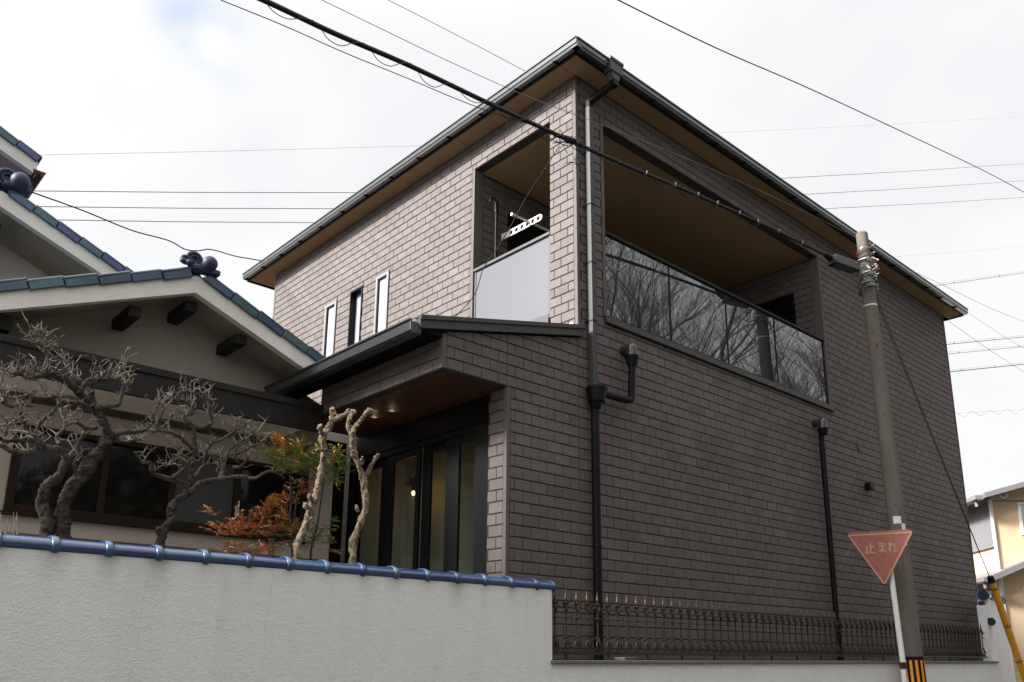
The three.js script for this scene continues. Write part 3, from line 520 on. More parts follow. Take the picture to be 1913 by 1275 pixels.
// ---------------------------------------------------------------- the old tiled house
const old = thing('tiled_house', 'old stucco house with stepped gables of blue green glazed roof tiles', 'house', [-5, YARD, -4]);
{
  const pieceTile = (a, b, up, back, mats, parent, size = 0.075, depth = 0.2, thick = 0.028) => {
    // verge tiles from a (ridge) to b (eave) along the front edge; each an L of face and top, lapped over the next
    const d = b.clone().sub(a), L = d.length(), n = Math.round(L / 0.275), ang = Math.atan2(d.y, d.x), step = L / n;
    for (let i = 0; i < n; i++) {
      const s = extr([[0.002, -0.012], [step - 0.006, -0.024], [step - 0.006, size - 0.026], [0.002, size - 0.006]], thick, [], 0.006);
      const top = rbox(0.0, step + 0.015, -0.012, 0.016, -depth, 0.0, 0.006).rotateZ(-0.045).translate(0, size - 0.008, 0.01);
      const roll = new THREE.CylinderGeometry(0.018, 0.018, step + 0.01, 10).rotateZ(Math.PI / 2 - 0.045).translate(step / 2, size - 0.012, thick - 0.012);
      const g = [s, top, roll].map((q) => { const w = plain(q); if (d.x < 0) { w.rotateZ(0); w.applyMatrix4(new THREE.Matrix4().makeScale(1, -1, 1)); const p = w.attributes.position, m = w.attributes.normal; for (let k = 0; k < p.count; k += 3) for (const A of [p, m]) { const t = [A.getX(k), A.getY(k), A.getZ(k)]; A.setXYZ(k, A.getX(k + 1), A.getY(k + 1), A.getZ(k + 1)); A.setXYZ(k + 1, ...t); } } return w.rotateY(0.03 * ((i % 3) - 1) * 0.3).translate(i * step, rr(-0.003, 0.003), 0).rotateZ(ang).translate(a.x, a.y, a.z); });
      part(parent, 'verge_tile', g, mats[Math.floor(rnd() * mats.length)]);
    }
  };
  function gable(rx, ry, z, left, right, zBack, mats, wallTo) {
    // bargeboards, roof slabs with tile courses, verge tiles, ridge; slope 4 in 10
    const S = 0.405, bb = (x0, x1) => { const sgn = Math.sign(x1 - x0), y = (x) => ry - S * Math.abs(x - rx); return extr(sgn > 0 ? [[x0, y(x0) - 0.17], [x1, y(x1) - 0.17], [x1, y(x1)], [x0, y(x0)]] : [[x1, y(x1) - 0.17], [x0, y(x0) - 0.17], [x0, y(x0)], [x1, y(x1)]], 0.09).translate(0, 0, z - 0.09); };
    part(old, 'bargeboard', bb(rx, right), M.barge); part(old, 'bargeboard', bb(rx, left), M.barge);
    const y = (x) => ry - S * Math.abs(x - rx);
    part(old, 'roof_underside', extr([[left, y(left) - 0.1], [rx, ry - 0.1], [right, y(right) - 0.1], [right, y(right) - 0.05], [rx, ry - 0.05], [left, y(left) - 0.05]], z - 0.095 - zBack).translate(0, 0, zBack), M.oldWall);
    part(old, 'roof', extr([[left, y(left) - 0.045], [rx, ry - 0.045], [right, y(right) - 0.045], [right, y(right) + 0.03], [rx, ry + 0.03], [left, y(left) + 0.03]], z - 0.02 - zBack).translate(0, 0, zBack), mats[0]);
    const r = part(old, 'ridge', [new THREE.CylinderGeometry(0.075, 0.075, z - 0.12 - zBack, 16).rotateX(Math.PI / 2).translate(rx, ry + 0.08, (z - 0.12 + zBack) / 2), box(rx - 0.06, rx + 0.06, ry, ry + 0.08, zBack, z - 0.12)], mats[1]);
    // tiles are mirrored for the left slope
    pieceTile(V(rx + 0.06, y(rx + 0.06) + 0.002, z - 0.0), V(right, y(right) + 0.002, z), 1, 0.2, mats, old);
    pieceTile(V(rx - 0.06, y(rx - 0.06) + 0.002, z - 0.0), V(left, y(left) + 0.002, z), 1, 0.2, mats, old);
    return r;
  }
  const ornament = (x, y, z, k = 1) => { // ridge end: round boss, ringed disc and scrolls
    const o = part(old, 'ridge_ornament', [new THREE.SphereGeometry(0.095 * k, 22, 16).scale(1, 1, 0.9).translate(x + 0.05, y + 0.03, z + 0.07), rbox(x - 0.09, x + 0.17, y - 0.06, y + 0.0, z - 0.05, z + 0.06, 0.02)], ORNAMENT);
    part(o, 'disc', [new THREE.TorusGeometry(0.09 * k, 0.026 * k, 10, 26).translate(x - 0.05, y + 0.085, z - 0.07), new THREE.TorusGeometry(0.05 * k, 0.018 * k, 8, 22).translate(x - 0.05, y + 0.085, z - 0.065), new THREE.CylinderGeometry(0.085 * k, 0.085 * k, 0.06, 24).rotateX(Math.PI / 2).translate(x - 0.05, y + 0.085, z - 0.10)], ORNAMENT);
    part(o, 'scroll', [new THREE.TorusGeometry(0.042 * k, 0.026 * k, 10, 20).translate(x - 0.19 * k, y + 0.045, z - 0.04), new THREE.SphereGeometry(0.035 * k, 14, 10).translate(x - 0.24 * k, y + 0.01, z), new THREE.SphereGeometry(0.04 * k, 14, 10).translate(x - 0.17 * k, y + 0.0, z + 0.02), new THREE.TorusGeometry(0.03 * k, 0.018 * k, 8, 16).translate(x + 0.13 * k, y + 0.03, z + 0.02)], ORNAMENT);
  };
  // street gable
  gable(-3.12, 3.455, -2.0, -6.6, -1.66, -5.2, TILE_GREEN);
  ornament(-3.1, 3.545, -1.98, 0.76);
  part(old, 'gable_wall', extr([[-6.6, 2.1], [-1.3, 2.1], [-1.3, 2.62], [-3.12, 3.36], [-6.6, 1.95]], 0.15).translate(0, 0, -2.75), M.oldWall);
  for (const [x, y, s] of [[-3.1, 3.2, 0.055], [-3.6, 3.0, 0.055], [-2.58, 3.0, 0.055], [-4.62, 2.62, 0.075]]) part(old, 'purlin', rbox(x - s, x + s, y - s, y + s * 0.85, -2.6, -2.13, 0.006), M.darkWood);
  // dark beam over the window, its plastered underside and the bay wall
  part(old, 'beam', [rbox(-7.0, -1.72, 2.175, 2.46, -2.04, -2.0, 0.004), box(-7.0, -1.72, 2.44, 2.47, -2.6, -2.041), rbox(-7.0, -1.72, 2.40, 2.465, -2.0, -1.985, 0.004)], M.darkWood);
  part(old, 'beam_underside', box(-7.0, -1.9, 2.18, 2.2, -2.6, -2.041), M.barge);
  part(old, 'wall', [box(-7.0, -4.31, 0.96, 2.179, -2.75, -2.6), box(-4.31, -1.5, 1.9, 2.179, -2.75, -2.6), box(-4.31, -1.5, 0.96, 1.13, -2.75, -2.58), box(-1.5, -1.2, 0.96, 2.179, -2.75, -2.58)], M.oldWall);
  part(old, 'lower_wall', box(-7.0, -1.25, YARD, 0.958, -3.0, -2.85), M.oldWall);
  const w = part(old, 'window', [rbox(-4.31, -4.24, 1.131, 1.899, -2.66, -2.57), rbox(-1.56, -1.5, 1.131, 1.899, -2.66, -2.57), rbox(-4.239, -1.561, 1.131, 1.2, -2.66, -2.56), rbox(-4.239, -1.561, 1.85, 1.899, -2.66, -2.57), ...[-3.55, -2.93, -2.28].map((x) => rbox(x - 0.03, x + 0.03, 1.201, 1.849, -2.65, -2.58))], M.brownAlu);
  for (const [a, b, m] of [[-4.239, -3.581, M.darkPane], [-3.519, -2.961, M.darkPane], [-2.899, -2.311, M.frosted], [-2.249, -1.561, M.darkPane]]) part(w, 'pane', box(a, b, 1.201, 1.849, -2.63, -2.62), m);
  part(w, 'sill', rbox(-4.36, -1.5, 1.10, 1.13, -2.58, -2.53, 0.004), M.brownAlu);
  part(old, 'entrance_panel', box(-1.2, -0.9, YARD, 2.35, -2.95, -2.84), M.black);
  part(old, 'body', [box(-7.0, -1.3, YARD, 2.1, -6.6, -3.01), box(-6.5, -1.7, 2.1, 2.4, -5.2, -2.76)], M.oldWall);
  // second gable behind, and the upper storey eave at the far left
  gable(-4.5, 4.66, -4.0, -8.2, -2.75, -7.2, TILE_BLUE);
  ornament(-4.42, 4.76, -3.98);
  part(old, 'gable_wall', extr([[-8.2, 2.4], [-2.9, 2.4], [-2.9, 3.72], [-4.5, 4.4], [-8.2, 2.9]], 0.15).translate(0, 0, -4.75), M.oldWall);
  part(old, 'purlin', rbox(-4.56, -4.44, 4.22, 4.36, -4.6, -4.12, 0.006), M.darkWood);
  gable(-6.6, 6.7, -5.0, -9.2, -4.05, -9.5, TILE_BLUE);
  part(old, 'gable_wall', extr([[-9.2, 4.0], [-4.55, 4.0], [-4.55, 5.72], [-6.6, 6.5], [-9.2, 5.5]], 0.15).translate(0, 0, -5.75), M.oldWall);
  part(old, 'gutter', [extr([[-0.05, 0], [0.05, 0], [0.085, 0.06], [-0.06, 0.06]], 4.3, [], 0.004).translate(-4.03, 5.5, -9.3)], M.rust);
  part(old, 'upper_body', [box(-8.2, -4.6, 2.4, 5.5, -9, -5.76)], M.oldWall);
}

// ---------------------------------------------------------------- street walls
const wall = thing('boundary_wall', 'grey white stucco garden wall topped with round blue glazed tiles', 'wall', [-4, GROUND, 0.525]);
part(wall, 'stucco', [box(-9, -0.985, GROUND, 0.52, 0.45, 0.6)], M.gardenWall);
for (let i = -1; i < 32; i++) {
  const x1 = -1.15 - i * 0.27 + 0.03, x0 = x1 - 0.272; if (x0 < -9) break;
  const e = i < 0;
  const X0 = e ? -1.15 + 0.03 : x0, X1e = e ? -0.96 : x1;
  const body = new THREE.CylinderGeometry(1, 1, X1e - X0, 28, 1, false).rotateZ(Math.PI / 2).scale(1, 0.049, 0.088).translate((X0 + X1e) / 2, 0.53, 0.527);
  const t = part(wall, 'coping_tile', [body], COPING[Math.floor(rnd() * 4)]);
  if (!e) part(t, 'collar', [new THREE.TorusGeometry(0.084, 0.011, 10, 30).rotateY(Math.PI / 2).scale(2.0, 0.635, 1.04).translate(x1 - 0.03, 0.533, 0.527)], COPING[3 - Math.floor(rnd() * 2)]);
  else part(t, 'end_cap', [new THREE.SphereGeometry(1, 20, 12).scale(0.03, 0.058, 0.095).translate(-0.96, 0.53, 0.527)], COPING[2]);
}
const low = thing('low_wall', 'low stucco retaining wall with grey mortar cap under the iron fence', 'wall', [3.9, GROUND, 0.525]);
part(low, 'stucco', box(-0.985, 8.8, GROUND, -0.075, 0.452, 0.598), M.stucco);
part(low, 'cap', rbox(-1.0, 8.62, -0.074, -0.046, 0.42, 0.625, 0.006), M.cap);
{ // wall at the street corner beyond the fence
  const c = thing('corner_wall', 'white stucco wall with blue tile coping beyond the end of the iron fence', 'wall', [8.75, GROUND, 0.45]);
  const a = rad(10), dir = V(Math.cos(a), 0, -Math.sin(a)), at = (u, y, w) => V(8.72 + dir.x * u - 0 + Math.sin(a) * w, y, 0.55 + dir.z * u + Math.cos(a) * w);
  const turnBox = (u0, u1, y0, y1, w0, w1) => box(u0, u1, y0, y1, w0, w1).rotateY(a).translate(8.72, 0, 0.55);
  part(c, 'stucco', [turnBox(0, 1.5, GROUND, 0.93, -0.15, 0)], M.stucco);
  for (let i = 0; i < 6; i++) part(c, 'coping_tile', [new THREE.CylinderGeometry(1, 1, 0.25, 20).rotateZ(Math.PI / 2).scale(1, 0.07, 0.1).translate(0.12 + i * 0.25, 0.95, -0.07).rotateY(a).translate(8.72, 0, 0.55), new THREE.TorusGeometry(0.085, 0.016, 8, 24).rotateY(Math.PI / 2).scale(1.5, 0.85, 1.15).translate(0.24 + i * 0.25, 0.955, -0.07).rotateY(a).translate(8.72, 0, 0.55)], COPING[i % 4]);
  part(c, 'end_disc', new THREE.CylinderGeometry(0.078, 0.07, 0.05, 24).rotateZ(Math.PI / 2).translate(-0.03, 0.955, -0.05).rotateY(a).translate(8.72, 0, 0.55), DISC[0]);
  part(c, 'stub', [turnBox(-0.14, 0, GROUND, 0.8, -0.15, -0.03)], M.stucco);
  part(c, 'end_disc', new THREE.SphereGeometry(0.05, 16, 12).translate(-0.1, 0.82, -0.08).rotateY(a).translate(8.72, 0, 0.55), DISC[1]);
  part(c, 'end_disc', [new THREE.CylinderGeometry(0.062, 0.055, 0.05, 24).rotateZ(Math.PI / 2).translate(-0.08, 0.545, 0.02).rotateY(a).translate(8.72, 0, 0.55), new THREE.CylinderGeometry(0.03, 0.012, 0.2, 12).rotateZ(Math.PI / 2).translate(0.05, 0.55, 0.02).rotateY(a).translate(8.72, 0, 0.55)], DISC[1]);
}

// ---------------------------------------------------------------- iron fence
{
  const f = thing('iron_fence', 'low ornamental black and bronze iron fence with spear tips on the low wall', 'fence', [3.8, -0.046, 0.52]);
  const z = 0.515, X0 = -0.87, P = 0.13, n = 72, r0 = rootOf(f);
  part(f, 'rail', [rbox(X0 - 0.08, X0 + P * n, 0.0, 0.018, z - 0.012, z + 0.012, 0.003)], M.iron);
  part(f, 'rail', [rbox(X0 - 0.08, X0 + P * n, 0.372, 0.38, z - 0.005, z + 0.005, 0.002)], M.iron);
  part(f, 'rail', [rbox(X0 - 0.08, X0 + P * n, 0.291, 0.298, z - 0.005, z + 0.005, 0.002)], M.iron);
  const leaf = (x0, y0, x1, y1, dz) => limb([V(x0, y0, dz * 0.3), V(mix(x0, x1, 0.5) + (x1 - x0) * 0.2, mix(y0, y1, 0.5), dz), V(x1, y1, dz * 1.3)], [0.004, 0.010, 0.002], 6);
  const parts = [
    cyl(0, 0.145, 0.29, 0, 0.0055, 0.0055, 8), ...[...Array(12)].map((_, i) => new THREE.TorusGeometry(0.006, 0.0032, 5, 9).rotateX(Math.PI / 2 + 0.35).translate(0, 0.155 + i * 0.0108, 0)),
    cyl(0, 0.28, 0.46, 0, 0.007, 0.006, 8), cyl(0, 0.452, 0.462, 0, 0.013), cyl(0, 0.438, 0.446, 0, 0.010), cyl(0, 0.462, 0.52, 0, 0.009, 0.0012, 8),
    new THREE.SphereGeometry(0.016, 10, 8).translate(0, 0.415, 0), new THREE.TorusGeometry(0.014, 0.006, 6, 12).translate(-0.019, 0.412, 0), new THREE.TorusGeometry(0.014, 0.006, 6, 12).translate(0.019, 0.412, 0),
    leaf(-0.026, 0.412, -0.004, 0.335, 0.01), leaf(0.026, 0.412, 0.004, 0.335, 0.01), leaf(0, 0.4, 0.0, 0.34, 0.02),
    cyl(0, 0.322, 0.33, 0, 0.011), new THREE.SphereGeometry(0.009, 8, 6).translate(0, 0.296, 0.008), new THREE.SphereGeometry(0.008, 8, 6).translate(-0.022, 0.296, 0.004), new THREE.SphereGeometry(0.008, 8, 6).translate(0.022, 0.296, 0.004),
    new THREE.SphereGeometry(0.013, 10, 8).translate(0, 0.138, 0), new THREE.TorusGeometry(0.010, 0.005, 6, 12).translate(-0.016, 0.132, 0), new THREE.TorusGeometry(0.010, 0.005, 6, 12).translate(0.016, 0.132, 0),
    leaf(-0.006, 0.128, -0.036, 0.045, 0.014), leaf(0.006, 0.128, 0.036, 0.045, 0.014), leaf(0, 0.13, 0, 0.05, 0.02),
    new THREE.TorusGeometry(0.013, 0.004, 5, 12).translate(-0.04, 0.036, 0), new THREE.TorusGeometry(0.013, 0.004, 5, 12).translate(-0.013, 0.036, 0), new THREE.TorusGeometry(0.013, 0.004, 5, 12).translate(0.013, 0.036, 0), new THREE.TorusGeometry(0.013, 0.004, 5, 12).translate(0.04, 0.036, 0), cyl(0, 0.018, 0.14, 0, 0.005, 0.005, 6),
  ];
  const gilt = [cyl(0, 0.450, 0.463, 0, 0.0135), cyl(0, 0.462, 0.522, 0, 0.0095, 0.0012, 8)];
  const tipG = fuse(gilt);
  const bal = fuse(parts), sw = fuse([limb([V(0.02, 0.405, 0), V(0.04, 0.385, 0), V(0.065, 0.378, 0), V(0.09, 0.385, 0), V(0.11, 0.405, 0)], [0.005, 0.006, 0.006, 0.006, 0.005], 6, 0, 2)]);
  for (let i = 0; i < n; i++) {
    const m = new THREE.Mesh(bal, M.bronzeDark), tp = new THREE.Mesh(tipG, M.bronze); tp.name = 'spear_tip'; tp.castShadow = tp.receiveShadow = true; m.add(tp); m.name = 'baluster'; m.position.set(X0 + i * P, 0, z).sub(r0); m.castShadow = m.receiveShadow = true; f.add(m);
    if (i < n - 1) { const s = new THREE.Mesh(sw, M.iron); s.name = 'swag'; s.position.copy(m.position); s.castShadow = s.receiveShadow = true; f.add(s); }
    if (i % 4 === 1) part(f, 'foot', rbox(X0 + i * P - 0.012, X0 + i * P + 0.012, -0.046, 0.0, z - 0.01, z + 0.01, 0.002), M.iron);
  }
  solo('drain_block', rbox(0.1, 0.26, -0.045, -0.02, 0.3, 0.43, 0.006), M.cap, 'small concrete block at the foot of the black downpipe behind the fence', 'concrete block');
}

// ---------------------------------------------------------------- utility pole, its gear, the sign and the guy guard
const poleTop = V(4.955, 5.72, 0.8), poleFoot = V(5.235, GROUND, 0.8), poleAt = (y) => poleFoot.clone().lerp(poleTop, (y - GROUND) / (poleTop.y - GROUND));
const poleR = (y) => mix(0.128, 0.078, (y - GROUND) / (poleTop.y - GROUND));
{
  const p = thing('utility_pole', 'leaning weathered concrete utility pole in front of the brick wall with yellow and black base', 'utility pole', [poleFoot.x, GROUND, 0.8]);
  part(p, 'shaft', [rod(poleFoot, poleTop, poleR(GROUND), poleR(poleTop.y), 28), new THREE.SphereGeometry(0.078, 20, 10, 0, Math.PI * 2, 0, Math.PI / 2).scale(1, 0.7, 1).translate(poleTop.x, poleTop.y, 0.8)], M.concrete);
  const band = (y, h, k, m, name) => part(p, name, rod(poleAt(y - h / 2), poleAt(y + h / 2), poleR(y) + k, poleR(y) + k, 24), m);
  band(5.32, 0.05, 0.006, M.galv, 'band'); band(5.12, 0.05, 0.006, M.galv, 'band'); band(4.98, 0.07, 0.007, M.galv, 'band'); band(4.66, 0.02, 0.004, M.white, 'band'); band(5.5, 0.025, 0.004, M.galv, 'band');
  for (const y of [5.32, 5.12, 4.98]) for (const s of [-1, 1]) { const c = poleAt(y); part(p, 'clamp', [rbox(c.x + s * 0.095 - 0.018, c.x + s * 0.095 + 0.018, y - 0.012, y + 0.012, 0.76, 0.87, 0.005), rod(V(c.x + s * 0.095, y, 0.73), V(c.x + s * 0.095, y, 0.9), 0.005)], M.galv); }
  for (let i = 0; i < 22; i++) { const y = rr(4.95, 5.52), c = poleAt(y), a = rr(0.2, 3.4), q = poleR(y), s = V(c.x - Math.cos(a) * q, y, 0.8 + Math.sin(a) * q), e = V(c.x - Math.cos(a) * (q + rr(0.03, 0.11)), y + rr(-0.07, 0.05), 0.8 + Math.sin(a) * (q + rr(0.03, 0.09))); part(p, 'bracket', [rod(s, e, 0.006), new THREE.SphereGeometry(0.013, 8, 6).translate(e.x, e.y, e.z)], i % 3 ? M.galv : M.white); }
  for (let i = 0; i < 9; i++) { const y = rr(5.33, 5.52), c = poleAt(y), q = poleR(y) + 0.012, a0 = rr(0, 6), pts = []; for (let k = 0; k <= 5; k++) pts.push(V(c.x + Math.cos(a0 + k * 0.5) * (q + rr(0, 0.02)), y - k * 0.012 + rr(-0.02, 0.02), 0.8 + Math.sin(a0 + k * 0.5) * (q + rr(0, 0.02)))); pts.push(pts[5].clone().add(V(rr(-0.1, 0.05), rr(-0.1, -0.02), rr(0, 0.1)))); part(p, 'red_wire', wireTube(pts, 0.0042, 24, 5), M.redWire); }
  for (let i = 0; i < 14; i++) { const y = rr(4.9, 5.45), c = poleAt(y), q = poleR(y) + 0.02, a0 = rr(0, 6), pts = []; for (let k = 0; k <= 5; k++) pts.push(V(c.x + Math.cos(a0 + k * 0.7) * (q + rr(0, 0.03)), y - k * 0.02 + rr(-0.04, 0.04), 0.8 + Math.sin(a0 + k * 0.7) * (q + rr(0, 0.03)))); part(p, 'tie_wire', wireTube(pts, 0.005, 24, 5), i % 2 ? M.cable : M.galv); }
  for (const [y, a] of [[4.25, 0.3], [3.6, 2.9], [3.1, 0.4], [2.5, 2.7], [1.9, 0.5], [0.55, 2.0], [0.2, 2.5]]) { const c = poleAt(y), q = poleR(y); part(p, 'bolt', rod(V(c.x - Math.cos(a) * q * 0.9, y, 0.8 + Math.sin(a) * q * 0.9), V(c.x - Math.cos(a) * (q + 0.02), y, 0.8 + Math.sin(a) * (q + 0.02)), 0.009), M.iron); }
  { const c = poleAt(4.05), q = poleR(4.05); part(p, 'step_bolt', rod(V(c.x - q * 0.9, 4.05, 0.85), V(c.x - q - 0.06, 4.08, 0.9), 0.009), M.redWire); }
  const patch = (y0, y1, a0, a1, m, name, k = 0.002) => { const c = poleAt((y0 + y1) / 2), r0 = poleR((y0 + y1) / 2) + k; const g = new THREE.CylinderGeometry(r0, r0 + 0.0005, y1 - y0, 10, 1, true, a0, a1 - a0); return part(p, name, g.translate(c.x, (y0 + y1) / 2, 0.8), m); };
  const face = Math.atan2(EYE.x - poleFoot.x, EYE.z - 0.8);   // angle around the pole that faces the street corner
  patch(1.66, 1.755, face - 0.35, face + 0.55, M.white, 'label'); patch(1.38, 1.66, face + 0.5, face + 1.05, M.white, 'label');
  const s = part(p, 'sleeve', [rod(poleAt(-1.1), poleAt(0.0), poleR(-1.1) + 0.006, poleR(0) + 0.006, 28)], M.black);
  part(s, 'sleeve_band', rod(poleAt(-0.03), poleAt(0.012), poleR(0) + 0.009, poleR(0) + 0.009, 28), M.black);
  for (let i = 0; i < 12; i++) { const c = poleAt(-0.55), r1 = poleR(-1.1) + 0.009, r2 = poleR(0) + 0.009, g = new THREE.CylinderGeometry(r2, r1, 1.05, 3, 1, true, i * Math.PI / 6, Math.PI / 12); part(s, 'stripe', g.applyMatrix4(new THREE.Matrix4().makeShear(0, 0, (poleTop.x - poleFoot.x) / (poleTop.y - GROUND), 0, 0, 0)).translate(c.x, -0.56, 0.8), M.orange); }
}
{ // splice closure on the main cable beside the pole
  const a = onZ(1549, 480, 0.8), b = onZ(1597, 497, 0.8), m = a.clone().add(b).multiplyScalar(0.5);
  const t = thing('cable_closure', 'black box shaped cable splice closure hung beside the pole top', 'closure', [m.x, m.y - 0.1, 0.8]);
  part(t, 'case', new RoundedBoxGeometry(0.62, 0.14, 0.13, 3, 0.02).rotateZ(Math.atan2(b.y - a.y, b.x - a.x)).translate(m.x + 0.05, m.y - 0.02, 0.8), M.charcoal);
  part(t, 'lid_rib', new RoundedBoxGeometry(0.64, 0.022, 0.145, 2, 0.008).rotateZ(Math.atan2(b.y - a.y, b.x - a.x)).translate(m.x + 0.05, m.y - 0.075, 0.8), M.black);
  part(t, 'cable_inlet', rod(V(a.x - 0.12, a.y + 0.01, 0.8), V(a.x + 0.04, a.y - 0.01, 0.8), 0.03, 0.045), M.black);
}
{ // stop sign
  const c = V(4.25, 1.235, 0.95), a = rad(20), t = thing('stop_sign', 'faded red triangular stop sign with worn pale lettering on a white post', 'road sign', [4.36, GROUND, 1.0]);
  const cv = document.createElement('canvas'); cv.width = 512; cv.height = 450; const x = cv.getContext('2d');
  x.fillStyle = 'rgb(140,79,66)'; x.fillRect(0, 0, 512, 450);
  for (let i = 0; i < 900; i++) { const px = rnd() * 512, py = rnd() * 450, q = 4 + rnd() * 34; x.fillStyle = rnd() < 0.5 ? 'rgba(150,88,72,0.06)' : 'rgba(100,42,38,0.07)'; x.beginPath(); x.ellipse(px, py, q * 0.6, q, 0, 0, 7); x.fill(); }
  x.strokeStyle = 'rgba(172,138,114,0.9)'; x.lineWidth = 10; x.lineJoin = 'round'; x.beginPath(); x.moveTo(18, 22); x.lineTo(494, 22); x.lineTo(256, 432); x.closePath(); x.stroke();
  x.strokeStyle = 'rgba(166,152,122,0.72)'; x.lineWidth = 12; x.lineCap = 'butt';
  const pen = (pts, w = 12) => { x.lineWidth = w; x.beginPath(); x.moveTo(...pts[0]); for (const p of pts.slice(1)) p.length === 2 ? x.lineTo(...p) : x.quadraticCurveTo(...p); x.stroke(); };
  pen([[178, 92], [178, 172]]); pen([[178, 126], [208, 126]]); pen([[150, 116], [150, 172]]); pen([[132, 174], [216, 174]]);             // 止
  pen([[236, 104], [292, 104]], 9); pen([[238, 124], [290, 124]], 9); pen([[265, 90], [265, 160]], 9); pen([[265, 156], [262, 172, 244, 166], [236, 152, 258, 150], [276, 152, 292, 170]], 9);   // ま
  pen([[324, 90], [324, 174]], 9); pen([[308, 110], [338, 106], [310, 154]], 9); pen([[322, 132], [344, 104, 356, 112], [362, 126, 352, 160], [354, 174, 376, 162]], 9);   // れ
  for (let i = 0; i < 160; i++) { x.fillStyle = 'rgba(128,64,55,0.4)'; x.fillRect(125 + rnd() * 250, 85 + rnd() * 95, 2 + rnd() * 9, 2 + rnd() * 5); }
  const tx = new THREE.CanvasTexture(cv); tx.colorSpace = THREE.SRGBColorSpace;
  const h = 0.66, w = 0.76, sh = new THREE.Shape(), pt = [[-w / 2, h * 0.36], [0, -h * 0.64], [w / 2, h * 0.36]], rc = 0.075;
  pt.forEach((p, i) => { const q = pt[(i + 2) % 3], s = pt[(i + 1) % 3], d1 = [q[0] - p[0], q[1] - p[1]], d2 = [s[0] - p[0], s[1] - p[1]], l1 = Math.hypot(...d1), l2 = Math.hypot(...d2), A = [p[0] + d1[0] / l1 * rc, p[1] + d1[1] / l1 * rc], B = [p[0] + d2[0] / l2 * rc, p[1] + d2[1] / l2 * rc]; if (!i) sh.moveTo(...A); else sh.lineTo(...A); sh.quadraticCurveTo(...p, ...B); });
  const place = (g) => g.rotateY(-Math.PI / 2 + a).translate(c.x, c.y, c.z);
  const plate = new THREE.ExtrudeGeometry(sh, { depth: 0.003, bevelEnabled: true, bevelSize: 0.003, bevelThickness: 0.002, bevelSegments: 1, curveSegments: 6 });
  part(t, 'plate', place(plate), std([0.22, 0.11, 0.08], { roughness: 0.7, map: T.barkTone }));
  const f = new THREE.ShapeGeometry(sh, 6), uv = f.attributes.uv; for (let i = 0; i < uv.count; i++) uv.setXY(i, uv.getX(i) / w + 0.5, (uv.getY(i) + h * 0.64) / h);
  part(t, 'face', place(f.translate(0, 0, 0.0062)), std([1, 1, 1], { map: tx, roughness: 0.6 }), { keepUV: true });
  const pb = V(4.415, -0.075, 1.0), ptp = V(4.308, 1.42, 1.0), dirp = ptp.clone().sub(pb).normalize();
  part(t, 'post', [rod(pb, ptp, 0.032, 0.03, 18)], M.white);
  part(t, 'post', [rod(pb.clone().addScaledVector(dirp, -1.48), pb.clone().addScaledVector(dirp, -0.05), 0.036, 0.036, 18)], M.white, { label: 'lower post with rust streaks' });
  part(t, 'rusty_joint', [rod(pb.clone().addScaledVector(dirp, -0.055), pb.clone().addScaledVector(dirp, 0.02), 0.043, 0.045, 18)], M.rust);
  for (let i = 0; i < 9; i++) { const q = -0.1 + i * 0.16 - 0.1, r = 0.0366, L = rr(0.06, 0.2), p = pb.clone().addScaledVector(dirp, -0.055); part(t, 'rust_streak', new THREE.CylinderGeometry(r, r, L, 2, 1, true, Math.atan2(-1, 0.6) + q + 0.5, 0.08).translate(p.x + L * 0.035, p.y - L / 2, p.z), M.rust); }
  part(t, 'clip', [rod(V(4.275, 1.38, 0.97), V(4.305, 1.38, 1.0), 0.012), rod(V(4.275, 1.05, 0.97), V(4.33, 1.05, 1.0), 0.012)], M.galv);
}
{ // yellow guard and the stay wires
  const a = onZ(1853, 1086, 0.85), b = onZ(1913, 1262, 0.85), d = b.clone().sub(a).normalize(), foot = a.clone().addScaledVector(d, (GROUND - a.y) / d.y);
  const t = thing('stay_guard', 'slanted yellow tube guarding the pole stay wires at the right', 'guy guard', [foot.x, GROUND, 0.85]);
  part(t, 'tube', rod(foot, a, 0.052, 0.048, 20), M.yellow);
  part(t, 'cap', rod(a.clone().addScaledVector(d, 0.02), a.clone().addScaledVector(d, -0.07), 0.053, 0.045, 20), M.black);
  for (const k of [0.12, 0.75, 1.35]) part(t, 'band', [rod(a.clone().addScaledVector(d, k), a.clone().addScaledVector(d, k + 0.015), 0.0535, 0.0535, 20), new THREE.SphereGeometry(0.013, 8, 6).translate(...a.clone().addScaledVector(d, k).add(V(-0.045, 0, 0.02)).toArray())], M.iron);
  const st = thing('stay_wires', 'pair of thin steel stay wires running from the pole top down to the yellow guard', 'stay wire', [a.x, a.y, 0.85]);
  part(st, 'strand', rod(poleAt(5.0).add(V(0.04, 0, 0.03)), a.clone().add(V(-0.01, 0, 0)), 0.0042), M.cable);
  part(st, 'strand', rod(poleAt(4.95).add(V(0.15, 0.0, -0.02)), a.clone().add(V(0.025, 0.02, -0.02)), 0.0042), M.cable);
}

